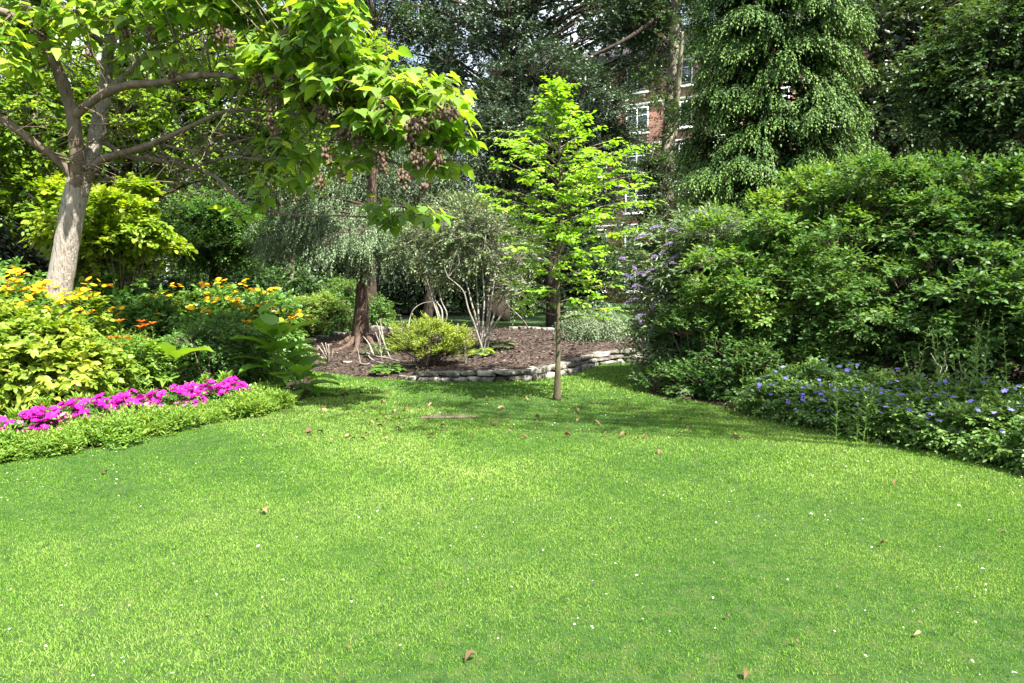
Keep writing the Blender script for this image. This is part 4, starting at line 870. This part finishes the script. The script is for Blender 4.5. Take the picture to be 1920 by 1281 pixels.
hedge('dense dark green shrub at the right edge of the hedge, paler leaves on its top', G(1850,780)+[0.2,1.2,0], [blob(1820,420,10.4,110,95,.9),blob(1800,570,9.8,110,110,.9),blob(1930,470,9.9,110,130,.9),blob(1920,620,9.2,110,100,.8),blob(1740,380,10.9,60,55,.7)], 520, FM['hedge'], GR, lambda p: -.06, size=.09)
hedge('tall shrub mostly cut off by the right edge', G(2080,800)+[0.5,1.0,0], [blob(2060,480,9.6,120,170,1.),blob(2070,650,9.0,120,140,.9)], 260, FM['hedge'], GR, lambda p: -.05)
hedge('darker low shrub tucked between the purple-flowered bush and the blue flowers', G(1330,742)+[0,.5,0], [blob(1310,660,10.9,50,70,.5),blob(1380,690,10.5,60,60,.5),blob(1460,700,10.2,60,50,.5),blob(1345,730,10.1,60,26,.35),blob(1275,728,10.6,50,24,.35),blob(1420,735,9.9,50,26,.35)], 230, FM['hedge'], GR, lambda p: -.12, size=.065)

# buddleia with purple spikes
bb = P(1270,600,12.0)*[1,1,0]
bl = [blob(1270,520,12.,70,70,.7),blob(1320,470,12.1,60,60,.7),blob(1230,470,12.2,35,40,.5),blob(1260,620,11.8,55,80,.6),blob(1350,520,12.2,60,80,.6),blob(1250,690,11.6,35,45,.5),blob(1285,715,11.0,55,32,.5)]
bt2, Cc, Oc = shrub('butterfly_bush', 'arching grey-green bush with drooping purple flower spikes left of the hedge', 'shrub', bb, bl, FM['budd'], T_LA, 330, 8, 8, .2, .34, .13, flat=.7, dirw=(.7,.3,.25,.3), droop=.35, nstem=60, wid=1.25, inn=2500)
def spike(parent, p, d, L, mat=M['purple']):
    g = Geo(); n = 90; t = rng.random(n); d = nrm(d); q = p+np.outer(t*L, d)-np.column_stack([0*t, 0*t, .35*L*t*t]); rr = .018*(1-.75*t)
    u = nrm(rng.normal(size=(n,3))); leaves(g, T_DIA, q+u*rr[:,None], u, rng.normal(size=(n,3)), .018, rng.random(n)); sticks(g, [p-d*.12], [p+d*L*.5], .004, .003)
    g.build('flower_spike', mat, parent)
SPX = [(1215,440),(1240,425),(1262,432),(1300,430),(1330,418),(1352,425),(1365,412),(1298,395),(1310,440),(1345,440),(1190,500),(1205,510),(1222,505),(1235,520),(1250,500),(1265,495),(1180,520),(1195,535),(1212,545),(1240,545),(1225,480),(1250,470),(1275,480),(1290,470),(1208,590),(1228,580),(1250,570),(1275,545),(1190,560),(1232,560),(1200,610),(1225,620),(1300,500),(1175,485),(1262,455),(1320,460),(1218,640),(1245,600),(1360,470),(1340,395)]
for px, py in SPX:
    p = P(px+rng.uniform(-6,6), py, 12-rng.uniform(.4,.75)); spike(bt2, p, [(-.7 if px < 1290 else .4)+rng.normal(0,.4), -.5, rng.uniform(-.2,.5)], rng.uniform(.14,.26))

# ------------------------------------------------------------------ geraniums on the right border
edge = np.array([G(*p) for p in [(1380,772),(1480,797),(1600,819),(1700,839),(1800,860),(1920,888),(2010,908)]]); eq, _ = smooth_path(edge, [0]*7, 10)
ecum = np.concatenate([[0], np.cumsum(np.linalg.norm(np.diff(eq, axis=0), axis=1))])
def ept(s, inset, e=eq, c=ecum, sgn=1):
    q = np.array([np.interp(s, c, e[:, k]) for k in range(3)]); q2 = np.array([np.interp(s+.02, c, e[:, k]) for k in range(3)]); d = q2-q; 
    if np.linalg.norm(d) < 1e-6: q3 = np.array([np.interp(s-.02, c, e[:, k]) for k in range(3)]); d = q-q3
    d = nrm(d); nx = np.array([-d[1], d[0], 0])*sgn; return q+nx*inset
def flowers(parent, pts, T, mat, size, name='flower', nrmv=None):
    for i, p in enumerate(pts):
        g = Geo(); a = rng.uniform(0, 2*pi); ax = np.array([cos(a), sin(a), rng.normal(0,.2)]); nv = (np.array([rng.normal(0,.35), -.45+rng.normal(0,.3), .9]) if nrmv is None else nrmv)
        leaves(g, T, [p], [ax], [nv], size*rng.uniform(.8,1.2), rng.random()); g.build(name, mat, parent)
gi = 0
TOT2 = ecum[-1]; row = []
for inset, n_, h, off in ((.28, 12, .36, 0), (.75, 10, .5, .2)):
    for i in range(n_):
        s = (i+.5+rng.uniform(-.2,.2))/n_*TOT2+off*0; row.append((inset+rng.uniform(-.05,.08), s, h, n_, i))
for inset, s, h, n_, i in row:
    p = ept(s, inset); r = .36; front = inset < .5
    lab = (f'blue-violet geranium at the lawn edge, {ORD[i]} of the front row from the far end' if front else f'taller blue-violet geranium against the shrubs, {ORD[i]} of the back row from the far end')
    t, Cc, Oc = shrub('geranium_plant', lab, 'flowering plant', p, [(p+[0,0,h*.5], np.array([r, r*.9, h*.55])), (p+[.08,.05,h*.75], np.array([r*.6, r*.6, h*.4]))], FM['geran'], T_OV, 70, 8, 6, .09, .13, .05, flat=.6,
        group='blue-violet geraniums along the right border', stemmat='green_stem', nstem=25, stemr=.005, twig=.0018, inn=700, wid=1.15)
    dens = np.interp(s/TOT2, [0,.25,.55,.8,1], [1,1,.75,.35,.25]); nf = int((24 if front else 17)*dens)+1
    top_ = Cc[np.argsort(-(Cc[:,2]-.6*Cc[:,1]))][:45]; sel = top_[rng.permutation(len(top_))[:nf]]; q = sel+np.column_stack([rng.normal(0,.05,nf), rng.uniform(-.14,-.06,nf), rng.uniform(.04,.13,nf)])
    flowers(t, q, T_F5, M['violet'], .055)
# tall leafy stems at the right
def leafy_stems(name, label, cat, p, n, h, spread, mat, size, T=T_LA, group=None, wid=1.4, lean=.12):
    t = thing(name, label, cat, p, group); g = Geo(); gs = Geo(); tops = []
    for i in range(n):
        b0 = np.asarray(p)+[rng.normal(0, spread*.5), rng.normal(0, spread*.5), 0]; hh = h*rng.uniform(.75,1.08); e = b0+[rng.normal(0,lean)*hh, rng.normal(0,lean)*hh, hh]; m = int(hh/.028); t_ = (np.arange(m)+1)/m; tops.append(e)
        sticks(gs, [b0, (b0+e)/2+[.01,0,0]], [(b0+e)/2+[.01,0,0], e], [.005,.004], [.004,.002]); a = np.arange(m)*2.4+rng.uniform(0,6)
        leaves(g, T, b0+np.outer(t_, e-b0), np.column_stack([np.cos(a), np.sin(a), np.full(m,.55)]), np.column_stack([-np.cos(a)*.5, -np.sin(a)*.5, np.ones(m)]), size*rng.uniform(.7,1.2,m)*(1.1-.6*t_**3), np.clip(rng.normal(.5,.15,m)+.2*t_,0,1), wid)
    g.build('foliage', mat, t); gs.build('stems', M['green_stem'], t); return t, np.array(tops)
for px, py, n, h, lab in [(1870,850,9,1.15,'tall leafy perennial rising above the geraniums near the right edge'),(1930,868,9,1.25,'tall leafy perennial cut by the right edge of the picture'),(1680,858,9,.62,'upright leafy stems among the geraniums, left of the tallest perennial'),(1840,862,9,.5,'single clump of lance-shaped leaves leaning over the lawn edge at the right'),(1500,790,8,.62,'pale green leafy stems rising behind the densest blue flowers')]:
    p = G(px, py)+[0, .85, 0]; leafy_stems('leafy_perennial', lab, 'plant', p, n, h, .35, FM['geran'], .1, group='leafy perennials in the right border')
# bare pale canes in front of the shrubs
g = Geo(); cb = G(1760,800)+[0,.6,0]; t = thing('bare_canes', 'bare pale twigs sticking up against the dark shrub above the geraniums', 'dead branch', cb); Yc = cb[1]
for kk, p in enumerate([[(1762,700),(1755,680),(1745,662)],[(1770,700),(1772,680),(1770,660)],[(1803,715),(1803,695),(1798,678)]]):
    g = Geo(); tube(g, [cb+[rng.normal(0,.03),0,0]]+[P(a,c,Yc) for a,c in p], [.008,.007,.006,.003], 5); g.build('stem', M['grey_stem'], t)

# ------------------------------------------------------------------ left border
# yellow-leaved shrub
yb = P(80,760,8.6)*[1,1,0]
shrub('yellow_leaved_bush', 'large bush of heart-shaped yellow-green leaves at the left edge of the border', 'shrub', yb, [blob(60,690,8.5,110,75,.6),blob(-50,680,8.3,110,90,.6),blob(150,705,8.8,60,55,.45),blob(60,640,8.7,100,45,.5),blob(-60,610,8.8,90,50,.5)], FM['catal'], T_HE, 330, 7, 6, .14, .2, .085, flat=.5, dirw=(.6,.4,.05,.3), droop=.3, nw=(.7,.5), stemr=.012, inn=1800, wid=.95)
# dark small-leaved shrub
db = P(400,760,10.4)*[1,1,0]
shrub('small_leaved_bush', 'rounded dark green small-leaved bush in the middle of the border', 'shrub', db, [blob(400,665,10.5,75,60,.55),blob(345,680,10.5,40,50,.4),blob(450,670,10.5,40,55,.4),blob(410,625,10.7,60,35,.45)], FM['mid'], T_OV, 330, 9, 7, .12, .13, .04, inn=3000, tintf=lambda p: -.2, twig=.002)
# green mass behind
for (px, py, Y, rx, rz, lab, mt, sz) in [(290,600,12.2,90,45,'mid-green leafy clump behind the orange lilies','mid',.085),(420,590,12.6,85,42,'mid-green leafy clump behind the dark small-leaved bush','mid',.085),(220,560,13.,70,35,'leafy clump just right of the foot of the pale trunk','mid',.12),(120,600,10.6,70,35,'pale green leafy clump in front of the foot of the pale trunk','catal',.1),(20,560,10.4,80,60,'leafy green clump under the tallest yellow flowers at the left edge','mid',.09),(500,600,11.9,45,40,'leafy green clump behind the broad-leaved plant','mid',.085),(230,700,9.6,60,55,'pale green narrow-leaved clump beside the yellow bush','edging',.06)]:
    c = P(px, py, Y); bz = c*[1,1,0]; hh = c[2]+S(rz, Y); w = S(rx, Y)
    shrub('leafy_perennial', lab, 'plant', bz, [(bz+[0,0,hh*.72], np.array([w, .55, hh*.32])), (bz+[w*.3,.1,hh*.4], np.array([w*.8,.5,hh*.4])), (bz+[-w*.4,-.1,hh*.45], np.array([w*.7,.5,hh*.4]))], FM[mt], T_OV, 150, 8, 6, .13, .18, sz, group='green clumps in the left border', inn=1500, stemmat='green_stem', nstem=25, stemr=.006)
# tall yellow-flowered plants
YF = [(10,478,9.6,5,'tallest yellow-flowered plant at the left edge beside the pale trunk'),(38,520,9.6,5,'tall yellow-flowered plant just left of the pale trunk'),(70,545,9.4,3,'yellow-flowered stem immediately left of the pale trunk'),(100,525,9.3,2,'short yellow-flowered stem in front of the pale trunk'),(140,565,10.2,6,'yellow-flowered plant at the right foot of the pale trunk'),(165,548,10.6,6,'yellow-flowered plant right of the pale trunk'),
      (285,555,12.2,4,'yellow-flowered plant behind the orange lilies'),(340,555,12.2,4,'yellow-flowered plant in front of the thin flaking trunk'),(400,548,12.,6,'yellow-flowered plant below the forked dark trunk'),(440,565,11.6,7,'yellow-flowered plant above the right side of the dark bush'),(470,588,11.3,5,'lower yellow-flowered plant left of the big upright leaf'),(515,560,12.,5,'yellow-flowered plant at the right end of the border, tallest there'),(535,590,12.1,6,'yellow-flowered plant nearest the mulch bed'),(455,532,12.6,2,'lone yellow-flowered stem under the drooping conifer branch'),(15,565,9.3,5,'low yellow-flowered plant at the left edge')]
for px, py, Y, n, lab in YF:
    c = P(px, py, Y); bz = c*[1,1,0]; t, tops = leafy_stems('yellow_daisy_plant', lab, 'flowering plant', bz, n, c[2]+.06, .3, FM['mid'], .16, T=T_OV, group='yellow-flowered plants in the left border', wid=.8, lean=.05)
    pts = []
    for tp_ in tops:
        k = rng.integers(3,7); pts += [tp_+[rng.normal(0,.065), rng.normal(0,.05), rng.uniform(-.05,.07)] for _ in range(k)]
    g = Geo(); sticks(g, np.repeat(tops,1,0)-[0,0,.12], tops, .003, .003); flowers(t, pts, T_DAI, M['yellow'], .092, nrmv=np.array([0.1,-.55,.8]))
# orange lilies
for i, (px, py, Y, n, lab) in enumerate([(222,622,9.9,6,'orange-red lily clump right of the yellow bush'),(245,612,10.,5,'orange-red lily clump in the middle of the border'),(275,607,10.2,5,'orange-red lily clump nearest the dark bush'),(95,582,9.2,3,'single orange-red lily in front of the pale trunk')]):
    c = P(px, py, Y); t, tops = leafy_stems('orange_lily', lab, 'flowering plant', c*[1,1,0], n, c[2], .18, FM['edging'], .13, group='orange lilies', wid=1., lean=.07)
    for q in tops:
        g = Geo(); a = np.arange(6)*pi/3+rng.uniform(0,1); leaves(g, T_LA, np.repeat(q[None],6,0), np.column_stack([np.cos(a), np.sin(a), np.full(6,.5)]), np.tile([0,0,1.],(6,1)), .095, rng.random(6), 2.2); g.build('flower', M['orange'], t)
# broad-leaved plants
def broad(label, px, py, Y, n, size, h, spread=.3, T=T_BIG, mat='big', aim=None, gname='broad_leaved_plant'):
    c = P(px, py, Y); bz = c*[1,1,0]; t = thing(gname, label, 'plant', bz); g = Geo(); gs = Geo()
    for i in range(n):
        a = i*2.4+rng.normal(0,.3) if aim is None else aim+rng.normal(0,.7); f = (i+.5)/n; z = h*(.15+.85*f)*rng.uniform(.85,1.1); rr = spread*(1.1-.8*f); q = bz+[cos(a)*rr, sin(a)*rr, z]
        sticks(gs, [bz], [q], .009, .006); tilt = .9*f-.15
        go = Geo(); leaves(go, T, [q], [[cos(a), sin(a), tilt]], [[-cos(a)*tilt, -sin(a)*tilt, 1.]], size*rng.uniform(.75,1.15), np.clip(rng.normal(.5,.15),0,1), rng.uniform(.95,1.2)); go.build('leaf', FM[mat], t, smooth=True)
    gs.build('stems', M['green_stem'], t); return t
broad('plant with very large ribbed drooping leaves at the end of the border beside the lawn', 520, 700, 10.4, 24, .52, .95, .25)
broad('smaller large-leaved plant spilling onto the lawn at the border end', 560, 735, 10.2, 12, .42, .42, .2)
broad('tall upright broad-leaved plant behind the end of the border', 485, 660, 11., 12, .48, 1.15, .1)
broad('plant with one huge pale sloping leaf between the lilies and the dark bush', 320, 700, 9.9, 8, .62, .75, .12, mat='edging')
# tufts of narrow leaves behind the petunias
LE = np.array([G(*p) for p in [(-120,905),(0,872),(120,854),(250,828),(400,797),(500,776),(560,757)]]); lq, _ = smooth_path(LE, [0]*7, 10); lcum = np.concatenate([[0], np.cumsum(np.linalg.norm(np.diff(lq, axis=0), axis=1))]); LT = lcum[-1]
def tuft():
    t = thing('narrow_leaved_tuft', 'x', 'plant', (0,0,0)); g = Geo()
    for s_ in range(5):
        b0 = np.array([rng.normal(0,.07), rng.normal(0,.07), 0]); hh = rng.uniform(.2,.32); n = 34; a = np.arange(n)*2.4; tt_ = np.arange(n)/n; lf = np.clip(.9-.2*tt_, .2, 1)
        leaves(g, T_LA, b0+np.column_stack([0*tt_,0*tt_, hh*(.15+.8*tt_)]), np.column_stack([np.cos(a), np.sin(a), .25+1.1*tt_]), np.column_stack([-np.cos(a),-np.sin(a),np.ones(n)]), .13*lf*rng.uniform(.8,1.2,n), np.clip(rng.normal(.5,.12,n)+.2*tt_,0,1), 1.25)
        sticks(g, [b0], [b0+[0,0,hh]], .005, .003)
    g.build('foliage', FM['edging'], t); return t
t0 = tuft(); nt_ = 20
for i in range(nt_):
    p = ept((i+.5)/nt_*LT+rng.uniform(-.05,.05), .98+rng.uniform(-.08,.1), lq, lcum); lab = f'tuft of narrow bright green leaves behind the pink flowers, {ORD[i]} from the left'
    if i == 0: t0.location = tuple(p); t0['label'] = lab; t0['group'] = 'leafy tufts behind the petunias'; t0.scale = (1.2,)*3
    else: dup(t0, p, rng.uniform(0,6), rng.uniform(.95,1.35), lab, 'leafy tufts behind the petunias')
# petunias
def petunia(nf):
    t = thing('petunia_plant', 'x', 'flowering plant', (0,0,0)); bl = [(np.array([0,0,.1]), np.array([.15,.15,.1]))]; Cc, Oc = clump_centres(bl, 26, zmin=.02); g = Geo(); sprays(g, T_OV, Cc, Oc, 5, 4, .05, .6, .06, .045, tintf=lambda p: -.15); stems(g, (0,0,0), Cc, .003); g.build('foliage', FM['mid'], t)
    for i in range(nf):
        a = rng.uniform(0,2*pi); r = .19*rng.random()**.5; q = np.array([r*cos(a), r*sin(a), .27-.9*r*r/.19+rng.uniform(-.02,.03)]); g = Geo(); leaves(g, T_PET, [q], [[cos(a),sin(a),rng.normal(0,.3)]], [[cos(a)*.5+rng.normal(0,.3), sin(a)*.5-.35, .55]], .06*rng.uniform(.8,1.15), rng.random())
        g.build('flower', M['magenta'] if rng.random() > .07 else M['pinkpale'], t)
    return t
PT = [petunia(n_) for n_ in (36, 42, 30, 38, 26, 34)]; np_ = 26
for i in range(np_):
    p = ept((i+.5)/np_*LT*.93+rng.uniform(-.03,.03), .66+rng.uniform(-.07,.07), lq, lcum); lab = f'clump of magenta petunias in the pink row, {ORD[i]} from the left'
    if i < 6: PT[i].location = tuple(p); PT[i]['label'] = lab; PT[i]['group'] = 'magenta petunias'; PT[i].scale = (1.25,1.25,1.15)
    else: dup(PT[i % 6], p, rng.uniform(-.6,.6), rng.uniform(1.1,1.4), lab, 'magenta petunias')
# low edging plants along the lawn
def edgeplant():
    t = thing('edging_plant', 'x', 'plant', (0,0,0)); bl = [(np.array([0,0,.045]), np.array([.17,.15,.075]))]; Cc, Oc = clump_centres(bl, 60, (.4,1.1), zmin=.02); g = Geo(); sprays(g, T_LA, Cc, Oc, 5, 7, .05, .8, .07, .042, dirw=(.4,.3,.8,.3), droop=.05, wid=1.9, tipb=.3); stems(g, (0,0,0), Cc[::2], .003); g.build('foliage', FM['edging'], t); return t
EP = [edgeplant(), edgeplant(), edgeplant()]; k = 0
for rw, (ins, n_) in enumerate(((.16, 24), (.38, 24))):
    for i in range(n_):
        if (rw == 0 and i in (1, 7, 14)) or (rw == 1 and i in (4, 11, 19)): continue
        p = ept((i+.5)/n_*LT+rng.uniform(-.05,.05), ins+rng.uniform(-.07,.06), lq, lcum); lab = f'low green edging plant {"at the lawn edge" if rw == 0 else "against the pink flowers"}, {ORD[i]} from the left'
        if k < 3: o = EP[k]; o.location = tuple(p); o['label'] = lab; o['group'] = 'low edging plants'
        else: dup(EP[k % 3], p, rng.uniform(0,6), rng.uniform(.75,1.5), lab, 'low edging plants')
        k += 1
# small white flowers at the end of the petunia row and among the tufts
for px, py, Y, lab in [(515,745,10.1,'small white-flowered clump at the right end of the pink row'),(535,755,10.,'small white-flowered clump between the pink row and the large drooping leaves'),(210,745,8.6,'tiny white flowers just above the pink row, left of centre'),(235,738,8.8,'tiny white flowers behind the pink row beside the narrow tufts')]:
    p = P(px, py, Y); bz = p*[1,1,0]; t = rosette('alyssum_plant', lab, 'flowering plant', bz, .17, 30, FM['mid'], group='small white flowers in the left border')
    flowers(t, [bz+[rng.normal(0,.08), rng.normal(0,.08), rng.uniform(.12,.2)] for _ in range(12)], T_F5, M['white'], .028)

# ------------------------------------------------------------------ litter on the lawn
def dryleaf(name, label, p, size, mat, group=None, curl=.5, T=T_OV, wid=1.):
    g = Geo(); V0 = np.array(T[0]).copy(); V0[:,2] += curl*(V0[:,1]**2)*3*rng.uniform(.5,1.6)+curl*.3*np.sin(V0[:,0]*rng.uniform(2,6))+rng.normal(0,.05,len(V0)); V0[:,1] *= rng.uniform(.6,1.2); V0[:,1] += rng.normal(0,.04,len(V0)); a = rng.uniform(0,2*pi)
    leaves(g, (V0, T[1], T[2]), [[0,0,0]], [[cos(a), sin(a), rng.normal(0,.12)]], [[rng.normal(0,.3), rng.normal(0,.3), 1]], size, rng.random(), wid)
    o = g.build(name, mat, smooth=True, loc=(p[0], p[1], p[2]+.028)); tagp(o, label, 'leaf', group); return o
named = [(895,1237,.085,'curled brown leaf near the bottom centre of the lawn'),(1397,1268,.06,'brown leaf at the bottom edge, right of centre'),(1498,1217,.05,'small tan leaf low on the lawn right of centre'),(1367,1167,.04,'small pale leaf low right of the lawn centre'),(657,1226,.04,'small tan leaf low on the lawn left of centre'),
 (1725,1196,.05,'pale leaf in the lower right of the lawn'),(1663,1028,.06,'tan leaf right of the lawn centre, halfway down'),(1873,1007,.05,'thin leaf near the right edge of the lawn'),(1682,910,.08,'tan leaf in front of the geraniums'),(1390,827,.13,'pale twisted leaf in front of the geraniums, the largest there'),(1237,849,.13,'long pale leaf on the middle of the lawn'),(1162,822,.11,'pale leaf on the lawn below the sapling'),
 (490,963,.1,'dark thin leaf on the left of the lawn'),(192,892,.09,'brown leaf near the left border edge'),(850,915,.06,'tiny tan leaf in the middle of the lawn'),(848,959,.05,'brown speck of leaf below the lawn centre'),(1800,855,.08,'pale leaf lying under the rightmost geraniums'),(1148,1005,.035,'small white petal on the lawn right of centre'),
 (757,808,.1,'pale leaf in the shade left of the bare patch'),(655,770,.1,'brown leaf beside the shaded patch near the border end')]
for px, py, s, lab in named: dryleaf('fallen_leaf', lab, G(px, py), s*.8, M['drybrown'], 'single fallen leaves on the lawn', .6)
n = 0
while n < 70:
    px = rng.uniform(560, 1300); py = rng.uniform(738, 830)
    if rng.random() < .5: px = rng.normal(690, 70)
    p = G(px, py)
    if inpoly(np.array([p[0]]), np.array([p[1]]), LBS)[0] or inpoly(np.array([p[0]]), np.array([p[1]]), RBS)[0]: continue
    dryleaf('fallen_leaf', 'small dry brown leaf among others in the shaded strip of lawn', p, rng.uniform(.05,.11), M['drybrown'], 'small leaves in the shaded strip of lawn'); n += 1
n = 0
while n < 60:
    p = G(rng.uniform(-40,1960), 870+410*rng.random()**.8)
    if inpoly(np.array([p[0]]), np.array([p[1]]), LBS)[0] or inpoly(np.array([p[0]]), np.array([p[1]]), RBS)[0]: continue
    dryleaf('fallen_petal', 'tiny pale petal lying on the sunlit lawn', p, rng.uniform(.012,.024), M['white'] if rng.random() < .6 else M['drybrown'], 'tiny petals on the sunlit lawn', .3); n += 1
# clover heads and specks: nobody could count them
n = 1900; y = np.sqrt(rng.uniform(2.5**2, 13**2, n)); x = rng.uniform(-.8, .8, n)*y; k_ = ~(inpoly(x,y,LBS)|inpoly(x,y,RBS)|inpoly(x,y,RIMP)); x=x[k_]; y=y[k_]; k_ = (fbm(x,y,.8)+rng.normal(0,.5,len(x))) > .15; x=x[k_]; y=y[k_]; n=len(x); a=rng.uniform(0,2*pi,n)
g = Geo(); leaves(g, T_DIA, np.column_stack([x,y,np.full(n,.02)]), np.column_stack([np.cos(a),np.sin(a),rng.normal(0,.3,n)]), np.column_stack([rng.normal(0,.3,n),rng.normal(0,.3,n),np.ones(n)]), rng.uniform(.006,.013,n)*(1+y*.05), rng.random(n), 1.4)
tagp(g.build('clover_specks', M['white']), kind='stuff')
n = 1500; y = np.sqrt(rng.uniform(7.3**2, 10.6**2, n)); x = rng.uniform(-.35,.4,n)*y; k_ = ~(inpoly(x,y,LBS)|inpoly(x,y,RBS)); x=x[k_]; y=y[k_]; n=len(x); a=rng.uniform(0,2*pi,n)
g = Geo(); leaves(g, T_DIA, np.column_stack([x,y,np.full(n,.032)]), np.column_stack([np.cos(a),np.sin(a),rng.normal(0,.3,n)]), np.column_stack([rng.normal(0,.3,n),rng.normal(0,.3,n),np.ones(n)]), rng.uniform(.015,.04,n), rng.random(n)**1.5*.7, 1.2)
tagp(g.build('leaf_litter', M['drybrown']), kind='stuff')
# sunken slab in the lawn
p = G(836,783); g = Geo(); stone(g, (0,0,0), (.54,.15,.018), .05); o = g.build('sunken_slab', M['limb_bark'], smooth=True, loc=(p[0],p[1],.014)); tagp(o, 'flat pale weathered piece of wood sunk in the lawn, left of the sapling', 'slab')
